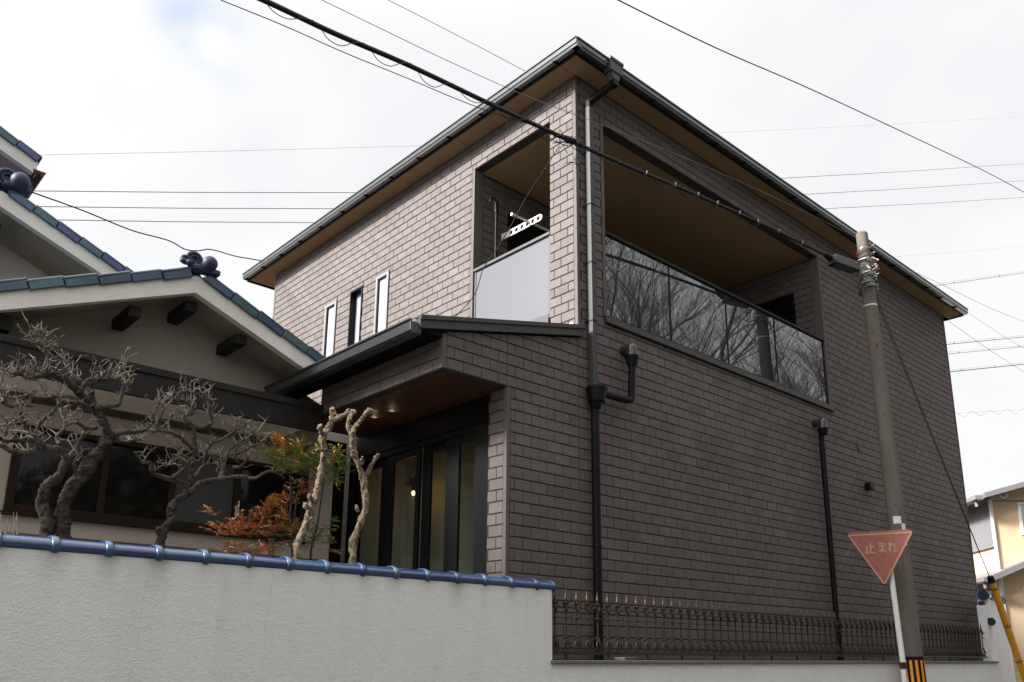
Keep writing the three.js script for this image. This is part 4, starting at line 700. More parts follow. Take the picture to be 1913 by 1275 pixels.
// ---------------------------------------------------------------- cables
{
  const W = (label, pts, r, mat, group, n = 60) => solo('cable', wireTube(pts.map(([x, y, z]) => onZ(x, y, z)), r, n, 7), mat, label, 'cable', group);
  const main = [[400, -38, 0.8], [490, 0, 0.8], [620, 61, 0.8], [760, 121, 0.8], [910, 192, 0.8], [1062, 262, 0.8], [1180, 314, 0.8], [1300, 364, 0.8], [1430, 422, 0.8], [1549, 480, 0.8]];
  const curve = new THREE.CatmullRomCurve3(main.map(([x, y, z]) => onZ(x, y, z)));
  const t = thing('main_cable', 'thick black telephone cable crossing in front of the house to the pole', 'cable', curve.getPoint(0.5).toArray());
  part(t, 'sheath', new THREE.TubeGeometry(curve, 120, 0.0175, 10), M.cable);
  part(t, 'messenger_wire', new THREE.TubeGeometry(new THREE.CatmullRomCurve3(curve.getPoints(30).map((p) => p.add(V(0, 0.021, 0)))), 120, 0.005, 6), M.cable);
  for (const x of [1205, 1258, 1303, 1340, 1378, 1415, 1455, 1498]) { const k = (x - 1062) / 487; const q = onZ(x, 262 + k * 218 - 6 * Math.sin(k * 3), 0.8); let best = curve.getPoint(0), bd = 9; for (let i = 0; i <= 200; i++) { const c = curve.getPoint(i / 200), e = Math.abs(c.x - q.x); if (e < bd) { bd = e; best = c; } } part(t, 'cable_hanger', [rod(best.clone().add(V(-0.012, -0.022, 0.015)), best.clone().add(V(0.014, 0.034, 0.015)), 0.0045)], M.galv); }
  // loops of lashing wire that hang below it
  const loops = []; const L = curve.getLength();
  for (let s = 0.35; s < L - 0.5; s += 0.42) { const a = curve.getPointAt(s / L), b = curve.getPointAt(Math.min(1, (s + 0.36) / L)), dip = rr(0.05, 0.11) * (s < 4 ? 1 : 0.8), bx = b.x - a.x; loops.push(wireTube([a, V(a.x + bx * 0.18, a.y - dip * 0.75, 0.81), V(a.x + bx * 0.45, mix(a.y, b.y, 0.4) - dip, 0.82), V(a.x + bx * 0.72, mix(a.y, b.y, 0.7) - dip * 0.35, 0.83), V(b.x, b.y + 0.02, 0.81)], 0.0032, 22, 5)); }
  part(t, 'lashing_loops', loops, M.cable);
  { const c = onZ(1064, 262, 0.8), k = thing('wire_tangle', 'tangled knot of thin wires around the thick cable before the brick corner pier', 'wire tangle', [c.x, c.y - 0.1, 0.8]);
    part(k, 'tape', [rod(c.clone().add(V(-0.05, -0.01, 0)), c.clone().add(V(0.06, 0.012, 0)), 0.034, 0.03)], M.cable);
    const wires = []; for (let i = 0; i < 16; i++) { const pts = []; let p = c.clone().add(V(rr(-0.12, 0.16), rr(-0.02, 0.03), rr(-0.03, 0.03))); for (let j = 0; j < 6; j++) { pts.push(p.clone()); p = p.clone().add(V(rr(-0.09, 0.07), rr(-0.07, 0.035), rr(-0.03, 0.03))); } wires.push(wireTube(pts, 0.0035, 24, 5)); } part(k, 'wires', wires, M.cable); }
  W('thin black wire just below the thick cable at the upper left', [[412, 0, 0.8], [530, 48, 0.8], [640, 97, 0.8], [760, 146, 0.8], [860, 188, 0.8], [930, 214, 0.8], [1000, 236, 0.8], [1064, 264, 0.8]], 0.0035, M.cable);
  W('hair thin grey wire above the thick cable, ending at the pole top', [[560, -20, 0.8], [700, 48, 0.8], [850, 120, 0.8], [985, 180, 0.8], [1150, 243, 0.8], [1300, 304, 0.8], [1440, 366, 0.8], [1600, 443, 0.8]], 0.0028, M.cableGrey);
  W('thin grey wire at the top centre that passes behind the roof corner', [[700, -12, -9], [725, 0, -9], [850, 64, -9], [975, 130, -9], [1080, 190, -9]], 0.008, M.cableGrey);
  W('dark cable across the right sky from top centre to the right edge', [[1120, -18, -12], [1155, 0, -12], [1330, 86, -12], [1500, 160, -12], [1700, 253, -12], [1850, 325, -12], [1960, 385, -12]], 0.026, M.cable);
  W('slack drop wire from the old house to the brown house eave tip', [[50, 356, -5.2], [150, 392, -5.6], [250, 432, -6], [318, 451, -6.2], [345, 466, -6.3], [370, 469, -6.4], [390, 466, -6.5], [440, 479, -6.7], [480, 486, -6.9], [518, 493, -7.1]], 0.009, M.cable);
  W('thin black wire dangling from the knot across the side balcony to the porch roof', [[1046, 272, 0.75], [1015, 320, 0.55], [985, 366, 0.3], [950, 430, 0.15], [925, 470, 0.08], [903, 502, 0.03], [888, 548, -0.1], [866, 576, -0.25], [850, 592, -0.3]], 0.004, M.cable);
  const far = (label, a, b, z, r, m = M.cableGrey) => W(label, [[a[0] - 60 * Math.sign(b[0] - a[0]), a[1] - (b[1] - a[1]) * 60 / Math.abs(b[0] - a[0]), z], [...a, z], [(a[0] + b[0]) / 2, (a[1] + b[1]) / 2 + 1, z], [...b, z], [b[0] + 50, b[1] + (b[1] - a[1]) * 50 / Math.abs(b[0] - a[0]), z]], r, m, null, 30);
  far('uppermost of the three level dark cables in the sky between the two houses', [70, 357], [655, 360], -22, 0.014);
  far('middle one of the three level dark cables between the two houses', [60, 386], [600, 390], -22, 0.014);
  far('lowest of the three level dark cables between the two houses', [100, 411], [575, 416], -22, 0.014);
  far('faint high wire in the left sky above the three level cables', [60, 290], [770, 273], -30, 0.007);
  far('faint wire in the right sky above the three rising cables', [1350, 248], [1913, 218], -30, 0.007);
  far('uppermost of the three rising cables right of the roof', [1465, 333], [1913, 306], -22, 0.017, M.cable);
  far('middle one of the three rising cables right of the roof', [1510, 363], [1913, 338], -22, 0.017, M.cable);
  far('lowest of the three rising cables right of the roof', [1545, 390], [1913, 369], -22, 0.017, M.cable);
  far('faint wire in the right sky below the three rising cables', [1700, 478], [1913, 460], -26, 0.006);
  const clipCable = (label, a, b, z, r, clips) => { // a messenger wire with the cable clipped below it
    const A = onZ(a[0] - 80, a[1] - (b[1] - a[1]) * 80 / (b[0] - a[0]), z), B = onZ(b[0] + 60, b[1] + (b[1] - a[1]) * 60 / (b[0] - a[0]), z), t2 = thing('hung_cable', label, 'cable', A.clone().lerp(B, 0.5).toArray());
    part(t2, 'sheath', rod(A, B, r), M.cable); part(t2, 'messenger_wire', rod(A.clone().add(V(0, 0.13, 0)), B.clone().add(V(0, 0.13, 0)), 0.006), M.cableGrey);
    for (const x of clips) { const p = onZ(x, a[1] + (b[1] - a[1]) * (x - a[0]) / (b[0] - a[0]), z); part(t2, 'hanger', rod(p.clone().add(V(0, -0.02, 0)), p.clone().add(V(0, 0.1, 0)), 0.022), M.cable); }
  };
  clipCable('hung cable with two clips right of the roof end, above the eave tip', [1750, 534], [1913, 510], -14, 0.015, [1783, 1868]);
  clipCable('upper hung cable below the eave tip at right, with two dark clips', [1768, 644], [1913, 630], -14, 0.02, [1783, 1858]);
  clipCable('middle hung cable below the eave tip at the right edge', [1770, 662], [1913, 648], -14, 0.015, [1792, 1849, 1904]);
  clipCable('thick lowest hung cable below the eave tip at the right edge', [1776, 695], [1913, 681], -14, 0.026, [1797, 1860]);
  { const pts = []; for (let i = 0; i <= 60; i++) pts.push(onZ(1760 + i * 3.2, 777 - i * 0.2 + 4.5 * Math.sin(i * 0.62), -16)); const q = solo('coiled_wire', [wireTube(pts, 0.008, 160, 5), rod(onZ(1760, 774, -16), onZ(1952, 764, -16), 0.006)], M.cableGrey, 'wavy coiled wire in the lower right sky', 'cable'); }
  W('thin wire that slants down behind the right roof end to the right edge', [[1640, 478, -10], [1735, 520, -10], [1842, 572, -10], [1930, 608, -10]], 0.010, M.cableGrey);
  W('thin wire that slants down from the eave tip at the right', [[1770, 560, -10], [1812, 587, -10], [1875, 628, -10], [1940, 668, -10]], 0.008, M.cableGrey);
  W('thin wire that slants down just below the right wall top corner', [[1750, 585, -10], [1775, 602, -10], [1840, 648, -10], [1940, 712, -10]], 0.010, M.cableGrey);
}

// ---------------------------------------------------------------- garden trees
seed = 777;
function limbs(list, z0, px, sides, knob, sub, wob) { // list of [points in the photograph, depth offsets, width start, width end]
  return list.map(([pts, d0, d1, w0, w1]) => {
    const n = pts.length, P = pts.map(([x, y], i) => onZ(x, y, z0 + mix(d0, d1, i / (n - 1)))), R = pts.map((_, i) => { const t = i / (n - 1); return mix(w0, w1, t) * px; });
    return { P, R, g: limb(P, R, sides, knob, sub, wob) };
  });
}
function twigs(L, n, len, r, out, from = 0.3, up = 0.5) { // crooked side shoots along the limbs, each carrying a few straight spiky twigs
  const gs = [];
  const spike = (b, d, h, q) => { const m = b.clone().addScaledVector(d, h * 0.5).add(V(rr(-1, 1), rr(-1, 1), rr(-1, 1)).multiplyScalar(h * 0.08)); gs.push(limb([b, m, b.clone().addScaledVector(d, h).add(V(rr(-1, 1), rr(-1, 1), rr(-1, 1)).multiplyScalar(h * 0.12))], [q, q * 0.85, q * 0.4], 4)); };
  for (let i = 0; i < n; i++) {
    const l = L[Math.floor(rnd() * L.length)], t = mix(from, 1, Math.pow(rnd(), 0.7)), k = t * (l.P.length - 1), j = Math.min(l.P.length - 2, Math.floor(k)), p = l.P[j].clone().lerp(l.P[j + 1], k - j), ax = l.P[j + 1].clone().sub(l.P[j]).normalize();
    let d = V(rr(-1, 1), rr(-0.7, 0.9) + up * 0.7, rr(-1, 1)).normalize().addScaledVector(ax, rr(-0.1, 0.6)).normalize();
    const seg = 3 + Math.floor(rnd() * 2), h = len * rr(0.5, 1.3), pts = [p.clone()], R = [r * 1.8]; let q = p.clone();
    for (let m = 0; m < seg; m++) { q = q.clone().addScaledVector(d, h / seg); pts.push(q); R.push(mix(r * 1.6, r * 0.8, (m + 1) / seg)); d = d.clone().add(V(rr(-1, 1), rr(-0.7, 0.9), rr(-1, 1)).multiplyScalar(0.33)).normalize(); }
    gs.push(limb(pts, R, 5, 0.25));
    for (let f = 0; f < 2 + Math.floor(rnd() * 3); f++) { const m = 1 + Math.floor(rnd() * seg), b = pts[m], dir = V(rr(-1, 1), rr(-0.5, 1) + up * 0.5, rr(-1, 1)).normalize(); spike(b, dir, len * rr(0.3, 0.8), r * rr(0.8, 1.1)); }
  }
  return gs;
}
{
  const z = -0.95, k = 6.6 / 1581;
  const t = thing('plum_tree', 'gnarled bare plum tree with two twisted trunks before the dark window at far left', 'tree', [...onZ(100, 1000, z).setY(YARD).toArray()]);
  const main = limbs([
    [[[88, 1120], [86, 1010], [85, 970], [78, 942], [85, 911], [110, 890], [122, 862]], 0, 0.05, 15, 9],
    [[[122, 1120], [119, 1010], [116, 970], [117, 946], [128, 922], [148, 894], [176, 856], [197, 828], [202, 812]], 0.05, -0.05, 15, 13],
    [[[202, 822], [197, 800], [186, 780], [176, 760], [169, 740], [169, 715]], -0.05, 0, 11, 6],
    [[[166, 758], [145, 732], [121, 711], [97, 701], [75, 703], [52, 708]], 0, 0.15, 9, 4],
  ], z, k * 0.74, 20, 0.62, 9, 0.16);
  const mid = limbs([
    [[[122, 864], [115, 845], [86, 837], [60, 843], [45, 846], [20, 843], [0, 833], [-30, 842]], 0, 0.3, 6, 3],
    [[[122, 866], [140, 840], [150, 822], [165, 808]], 0, -0.1, 6, 3],
    [[[52, 708], [40, 700], [24, 697]], 0.15, 0.2, 4, 3],
    [[[86, 700], [90, 672], [79, 649], [62, 637]], 0.1, 0.2, 4, 1.5],
    [[[202, 818], [224, 809], [248, 808], [273, 801], [286, 777], [293, 757]], -0.05, 0.15, 6, 2.5],
    [[[206, 822], [235, 826], [262, 821]], -0.05, -0.2, 5, 2],
    [[[176, 762], [200, 760], [221, 756], [228, 732], [235, 702], [226, 688]], 0, 0.1, 5, 2],
    [[[150, 735], [165, 712], [193, 710], [221, 708]], 0.1, 0.25, 5, 2.5],
    [[[0, 820], [10, 825], [32, 822], [62, 822], [82, 836]], 0.3, 0.1, 3, 3.5],
    [[[62, 820], [74, 792], [100, 768], [112, 752]], 0.1, 0.2, 4, 2],
    [[[82, 836], [58, 810], [45, 794], [38, 770]], 0.1, 0.3, 4, 2],
    [[[3, 752], [20, 760], [38, 757], [60, 760]], 0.25, 0.2, 3, 2],
    [[[165, 764], [140, 745], [104, 741], [62, 742], [40, 740]], 0, 0.25, 5, 2],
    [[[110, 830], [106, 815], [120, 800], [118, 775]], 0.05, -0.1, 3.5, 2],
    [[[4, 700], [2, 730], [12, 752]], 0.3, 0.25, 1.5, 3], [[[0, 775], [12, 790], [8, 815]], 0.3, 0.3, 1.5, 3],
    [[[146, 893], [138, 868], [150, 848]], 0.05, 0.1, 4, 2], [[[180, 800], [160, 800], [140, 790], [120, 796]], 0, 0.2, 4, 2], [[[172, 735], [150, 712], [128, 690], [118, 665]], 0.02, -0.1, 4, 1.5], [[[170, 718], [185, 700], [205, 690]], 0, -0.15, 4, 1.5],
  ], z, k * 0.9, 12, 0.7, 6, 0.24);
  part(t, 'trunk', main.map((q) => q.g), M.bark);
  part(t, 'branches', mid.map((q) => q.g), M.limbBark);
  const tw = [...twigs(mid, 125, 0.12, 0.0040, 0, 0.2), ...twigs(main.slice(3), 30, 0.13, 0.0042, 0, 0.25), ...twigs(mid.slice(2, 8), 34, 0.13, 0.0040, 0, 0.3, 0.8), ...twigs(mid.slice(3, 4), 10, 0.14, 0.003, 0, 0.4, 1.2)];
  part(t, 'twigs', tw, M.twig, { kind: 'stuff' });
}
{
  const z = -0.75, k = 6.7 / 1581, c = (a) => a.map(([x, y]) => [250 + x / 3.355, 660 + y / 3.355]);
  const t = thing('plum_tree', 'smaller bare plum tree with one crooked trunk left of the leafy nandina', 'tree', [...onZ(302, 1020, z).setY(YARD).toArray()]);
  const main = limbs([
    [c([[165, 1600], [165, 1260], [170, 1160], [200, 1090], [238, 1040], [232, 985], [270, 925], [325, 890], [345, 840], [358, 775], [360, 690], [385, 620], [376, 540], [376, 460]]), 0, 0, 11, 4.5],
    [c([[168, 1150], [150, 1115], [150, 1095]]), 0, 0.05, 6, 5],
  ], z, k * 0.74, 20, 0.62, 9, 0.16);
  const mid = limbs([
    [c([[330, 832], [250, 797], [170, 775], [112, 745], [100, 692], [62, 688], [32, 655], [0, 620]]), 0, 0.15, 5, 2],
    [c([[245, 778], [300, 738], [335, 700], [350, 665]]), 0.05, 0.2, 3.5, 2],
    [c([[345, 880], [390, 835], [440, 810], [540, 790], [650, 775], [760, 785], [820, 750], [880, 745], [945, 787]]), 0, 0.3, 6, 2],
    [c([[900, 760], [960, 750], [1035, 738]]), 0.28, 0.3, 2, 1.2],
    [c([[540, 786], [556, 725], [576, 660]]), 0.1, 0, 4, 3],
    [c([[335, 825], [400, 750], [440, 705], [500, 697], [552, 688]]), 0, -0.15, 4, 2],
    [c([[620, 715], [660, 715], [692, 690], [720, 655]]), -0.05, 0.1, 3, 2],
    [c([[372, 600], [345, 575], [300, 540], [255, 506], [180, 490], [110, 488]]), 0, 0.2, 5, 2],
    [c([[376, 465], [335, 425], [310, 405], [345, 385], [382, 372]]), 0, -0.1, 4.5, 3],
    [c([[376, 462], [440, 462], [490, 432], [472, 370], [466, 300], [430, 250]]), 0, 0.1, 4, 2],
    [c([[382, 372], [340, 320], [290, 292], [212, 290]]), -0.1, 0.1, 3, 1.5], [c([[385, 375], [372, 310], [400, 270], [360, 245]]), -0.1, 0, 3, 1.5],
    [c([[440, 690], [455, 610], [490, 570], [560, 535], [640, 482], [705, 452]]), -0.1, 0.2, 3.2, 1.5],
    [c([[576, 660], [600, 610], [660, 560], [720, 520], [770, 505]]), 0, 0.1, 3, 1.5], [c([[600, 640], [680, 620], [730, 590], [790, 570]]), 0.05, 0.25, 3, 1.5], [c([[552, 690], [500, 650], [470, 640]]), -0.1, 0, 2.5, 1.5],
    [c([[340, 660], [300, 640], [260, 600]]), 0.1, 0.15, 2.5, 1.2], [c([[335, 665], [260, 670], [195, 715]]), 0.1, 0.2, 1.6, 1.0], [c([[250, 540], [215, 430], [270, 340]]), 0.1, 0, 2.5, 1.5], [c([[120, 500], [150, 420], [180, 350], [150, 300]]), 0.15, 0.1, 3, 1.5], [c([[690, 560], [640, 600], [640, 680]]), 0.1, 0.1, 2.5, 2],
  ], z, k * 0.9, 12, 0.7, 6, 0.24);
  part(t, 'trunk', main.map((q) => q.g), M.bark); part(t, 'branches', mid.map((q) => q.g), M.limbBark);
  part(t, 'twigs', [...twigs(mid, 62, 0.10, 0.0037, 0, 0.3), ...twigs(mid.slice(8, 12), 24, 0.13, 0.0034, 0, 0.25, 0.9), ...twigs(mid.slice(12, 16), 30, 0.11, 0.0033, 0, 0.25, 0.7), ...twigs(mid.slice(17, 20), 14, 0.1, 0.0033, 0, 0.25, 0.6)], M.twig, { kind: 'stuff' });
}
{
  const k = 6.0 / 1581, c = (a) => a.map(([x, y]) => [380 + x / 4.25, 760 + y / 4.25]);
  const burl = (q, n, s) => { const o = []; for (let i = 0; i < n; i++) { const l = q[Math.floor(rnd() * q.length)], tt = rr(0.2, 0.999) * (l.P.length - 1), j = Math.floor(tt), p = l.P[j].clone().lerp(l.P[j + 1], tt - j), r = l.R[j] * rr(0.4, 0.95) * s, a = rr(0, 6.3); const g = new THREE.IcosahedronGeometry(r, 2), P = g.attributes.position; for (let v = 0; v < P.count; v++) { const f = 1 + 0.45 * (fbm3(P.getX(v) * 90 + i, P.getY(v) * 90, P.getZ(v) * 90, 2) - 0.5); P.setXYZ(v, P.getX(v) * f, P.getY(v) * f, P.getZ(v) * f); } g.computeVertexNormals(); o.push(g.translate(p.x + Math.cos(a) * l.R[j] * 0.8, p.y + rr(-0.02, 0.02), p.z + Math.sin(a) * l.R[j] * 0.8)); } return o; };
  const make = (label, foot, z, list, nb) => { const t = thing('pollarded_tree', label, 'tree', [...onZ(...foot, z).setY(YARD).toArray()]); const q = limbs(list, z, k * 0.9, 20, 1.0, 10, 0.1); part(t, 'trunk', q.slice(0, 1).map((a) => a.g), M.paleBark); part(t, 'branches', q.slice(1).map((a) => a.g), M.paleBark); part(t, 'burls', burl(q.concat(q.slice(1), q.slice(1)), nb, 1), M.paleBark); };
  make('left one of the two pale pollarded trunks, leaning right, knobbly and hooked at its top', [548, 1040], 0.05, [
    [c([[640, 1500], [730, 1200], [745, 1110], [790, 1000], [832, 900], [852, 820], [882, 740], [902, 660], [925, 560], [952, 430], [958, 330], [940, 245]]), 0, -0.05, 6.8, 6.2],
    [c([[945, 260], [980, 190], [1022, 120], [1030, 65], [1022, 15]]), -0.05, 0, 6.5, 4.5],
    [c([[1015, 120], [1060, 95], [1110, 72], [1165, 42], [1205, 45]]), 0, 0.1, 5.5, 4],
    [c([[950, 220], [930, 175], [925, 150]]), -0.03, 0.05, 4.5, 4], [c([[960, 350], [920, 345], [900, 350]]), -0.03, 0.08, 4, 3.2], [c([[850, 830], [820, 790], [800, 790]]), 0, 0.1, 4, 4], [c([[870, 760], [845, 720], [835, 715]]), 0, 0.06, 4, 3.6],
  ], 95);
  make('right one of the two pale pollarded trunks, forked like a Y before the glass doors', [653, 1048], 0.15, [
    [c([[1180, 1560], [1182, 1240], [1188, 1100], [1222, 980], [1268, 870], [1288, 760], [1276, 640], [1268, 570]]), 0, 0, 7.2, 6],
    [c([[1268, 580], [1238, 490], [1208, 400], [1190, 330], [1185, 260]]), 0, 0.03, 6, 5.5],
    [c([[1186, 275], [1170, 200], [1148, 155], [1162, 95], [1192, 40]]), 0.03, 0, 4.5, 4.5],
    [c([[1190, 270], [1198, 180], [1240, 125], [1290, 52], [1330, 22]]), 0.03, 0.15, 4.8, 3.8],
    [c([[1282, 560], [1300, 530], [1330, 475], [1362, 420], [1388, 375]]), 0, 0.12, 4.6, 3],
    [c([[1330, 22], [1350, 30], [1390, 45]]), 0.15, 0.2, 1.2, 0.6], [c([[1265, 440], [1250, 420]]), 0.05, 0.1, 3.2, 2.4], [c([[1225, 830], [1215, 800]]), 0.02, 0.1, 3, 2.4],
  ], 80);
}
// ---------------------------------------------------------------- leafy shrubs
seed = 4242;
function frond(out, base, dir, len, col, droop) { // a spray of paired pointed leaflets
  const side = V(-dir.z, 0.15, dir.x).normalize(), n = 5 + Math.floor(rnd() * 3);
  const leaf = (p, d, s) => {
    const w = V(0, 1, 0).cross(d).normalize().multiplyScalar(s * 0.19).add(V(0, rr(-0.2, 0.2) * s * 0.2, 0)), tip = p.clone().addScaledVector(d, s).add(V(0, -s * 0.18, 0)), m1 = p.clone().addScaledVector(d, s * 0.4).add(w), m2 = p.clone().addScaledVector(d, s * 0.4).sub(w);
    const f = rr(0.95, 1.9), c = col.map((q) => q * f);
    for (const q of [p, m1, tip, p, tip, m2]) { out.pos.push(q.x, q.y, q.z); out.col.push(...c); }
  };
  for (let i = 0; i < n; i++) {
    const t = (i + 1) / n, p = base.clone().addScaledVector(dir, len * t).add(V(0, -droop * len * t * t, 0)), s = 0.047 * rr(0.75, 1.25) * (1 - 0.3 * t);
    for (const k of [-1, 1]) leaf(p, side.clone().multiplyScalar(k).addScaledVector(dir, 0.75).add(V(0, rr(-0.25, 0.25), 0)).normalize(), s);
    if (i === n - 1) leaf(p, dir.clone(), s * 1.1);
  }
}
function leafMesh(parent, out) {
  const g = new THREE.BufferGeometry(); g.setAttribute('position', new THREE.Float32BufferAttribute(out.pos, 3)); g.setAttribute('color', new THREE.Float32BufferAttribute(out.col, 3)); g.computeVertexNormals();
  part(parent, 'leaves', g, M.leaf, { kind: 'stuff' });
}
const GREEN = [0.13, 0.15, 0.025], DKGREEN = [0.06, 0.09, 0.02], GOLD = [0.30, 0.17, 0.03], ORANGE = [0.28, 0.125, 0.04], RED = [0.24, 0.085, 0.04], BROWN = [0.15, 0.085, 0.035];
function shrub(label, foot, z, clusters, stems) {
  const t = thing('nandina', label, 'shrub', [...onZ(...foot, z).setY(YARD).toArray()]), c = ([x, y]) => [380 + x / 4.25, 760 + y / 4.25], out = { pos: [], col: [] }, st = [];
  for (const [s, w] of stems) st.push(limb(s.map(([x, y], i) => onZ(...c([x, y]), z + 0.04 * i)), s.map((_, i) => mix(w, w * 0.5, i / (s.length - 1)) * 0.0042), 7, 0.2, 3, 0.2));
  for (const [x, y, rx, ry, n, cols, dz] of clusters) for (let i = 0; i < n; i++) {
    const a = rnd() * 6.28, q = Math.sqrt(rnd()), p = onZ(...c([x + Math.cos(a) * q * rx, y + Math.sin(a) * q * ry]), z + rr(-0.22, 0.22) + dz), o = onZ(...c([x, y + ry * 1.2]), z + dz);
    const dir = p.clone().sub(o).normalize().multiplyScalar(0.8).add(V(rr(-0.8, 0.8), rr(-0.1, 0.6), rr(-0.8, 0.8))).normalize(), len = rr(0.07, 0.14);
    frond(out, p.clone().addScaledVector(dir, -len * 0.5), dir, len, cols[Math.floor(rnd() * cols.length)], 0.25);
    if (i % 3 === 0) st.push(limb([p.clone().addScaledVector(dir, -len * 0.5), p.clone().lerp(o, 0.4)], [0.0018, 0.0028], 4));
  }
  part(t, 'stems', st, M.bark, { kind: 'stuff' }); leafMesh(t, out);
}
shrub('tall nandina with green and golden leaves behind the pale pollarded trunks', [550, 1010], -0.45, [
  [590, 290, 60, 75, 16, [GOLD, GOLD, ORANGE], 0], [735, 300, 60, 60, 14, [GOLD, GREEN], 0], [820, 340, 110, 90, 26, [GREEN, GREEN, GOLD], 0], [560, 400, 110, 80, 24, [GREEN, DKGREEN, GREEN], 0], [720, 440, 170, 90, 44, [GREEN, DKGREEN, GREEN, GOLD], 0.05], [900, 450, 130, 100, 32, [GREEN, DKGREEN], 0],
  [1040, 400, 55, 110, 20, [GREEN, GREEN, GOLD], -0.1], [1110, 480, 80, 80, 18, [GREEN, DKGREEN], -0.1], [1000, 560, 140, 60, 16, [DKGREEN, GREEN], 0], [800, 580, 160, 60, 14, [DKGREEN, BROWN], 0], [700, 700, 60, 60, 10, [RED, ORANGE], 0], [800, 640, 60, 30, 6, [RED], 0.1],
], [[[[712, 1500], [705, 1080], [690, 900], [695, 700], [690, 540]], 3.2], [[[720, 1500], [700, 1000], [665, 800], [662, 700]], 2], [[[860, 1500], [850, 1150], [900, 950], [930, 760], [960, 560]], 2.5], [[[760, 1400], [720, 900], [760, 640], [800, 500]], 2]]);
shrub('low nandina with spreading orange red leaves left of the leaning pale trunk', [500, 1020], -0.3, [
  [520, 800, 90, 70, 22, [ORANGE, GOLD, BROWN], 0], [600, 740, 60, 50, 12, [ORANGE, RED], 0], [320, 880, 110, 70, 20, [BROWN, ORANGE, GOLD], 0], [180, 960, 150, 45, 26, [ORANGE, ORANGE, RED], 0.05], [420, 960, 160, 60, 34, [ORANGE, BROWN, RED], 0.05], [560, 960, 100, 60, 20, [BROWN, ORANGE, DKGREEN], 0], [620, 860, 60, 60, 12, [ORANGE, RED], 0], [700, 960, 80, 50, 16, [GOLD, GREEN, BROWN], 0], [60, 830, 50, 40, 5, [RED], 0.1],
], [[[[560, 1500], [555, 1150], [540, 1000], [480, 900]], 2.5], [[[570, 1500], [550, 1100], [600, 900], [610, 760]], 2], [[[540, 1500], [500, 1080], [360, 980], [220, 960]], 2]]);
shrub('sparse reddish brown low shrub just above the blue wall tiles', [480, 1035], 0.05, [[200, 1120, 130, 35, 20, [BROWN, RED, BROWN], 0], [430, 1140, 150, 35, 24, [BROWN, RED], 0], [640, 1090, 70, 30, 6, [BROWN], 0]], [[[[420, 1500], [400, 1200], [300, 1130]], 1.6], [[[500, 1500], [520, 1180], [560, 1050]], 1.6]]);
shrub('small thin green seedling between the two pale pollarded trunks', [582, 1040], -0.3, [[880, 1000, 60, 90, 10, [DKGREEN, GREEN], 0], [1010, 930, 60, 40, 6, [GREEN, DKGREEN], 0], [1000, 1050, 50, 40, 5, [DKGREEN, BROWN], 0], [860, 1060, 60, 40, 6, [DKGREEN, BROWN], 0], [1050, 1130, 60, 20, 4, [BROWN, RED], 0.1]], [[[[850, 1500], [850, 1180], [880, 1060], [960, 960]], 1.8]]);
{ // dry grass stalks at the far left
  const t = thing('dry_stalks', 'small tuft of dry brown stalks behind the wall at the far left edge', 'plant', [...onZ(18, 1000, 0.1).setY(YARD).toArray()]);
  part(t, 'stalks', [...Array(26)].map(() => { const x = rr(0, 34), top = rr(955, 1000), a = onZ(x * 0.6 + 8, 1120, 0.1), b = onZ(x, top, 0.1 + rr(-0.1, 0.1)); return limb([a, a.clone().lerp(b, 0.6).add(V(rr(-0.02, 0.02), 0, rr(-0.03, 0.03))), b], [0.004, 0.003, 0.0015], 4); }), M.twig, { kind: 'stuff' });
}

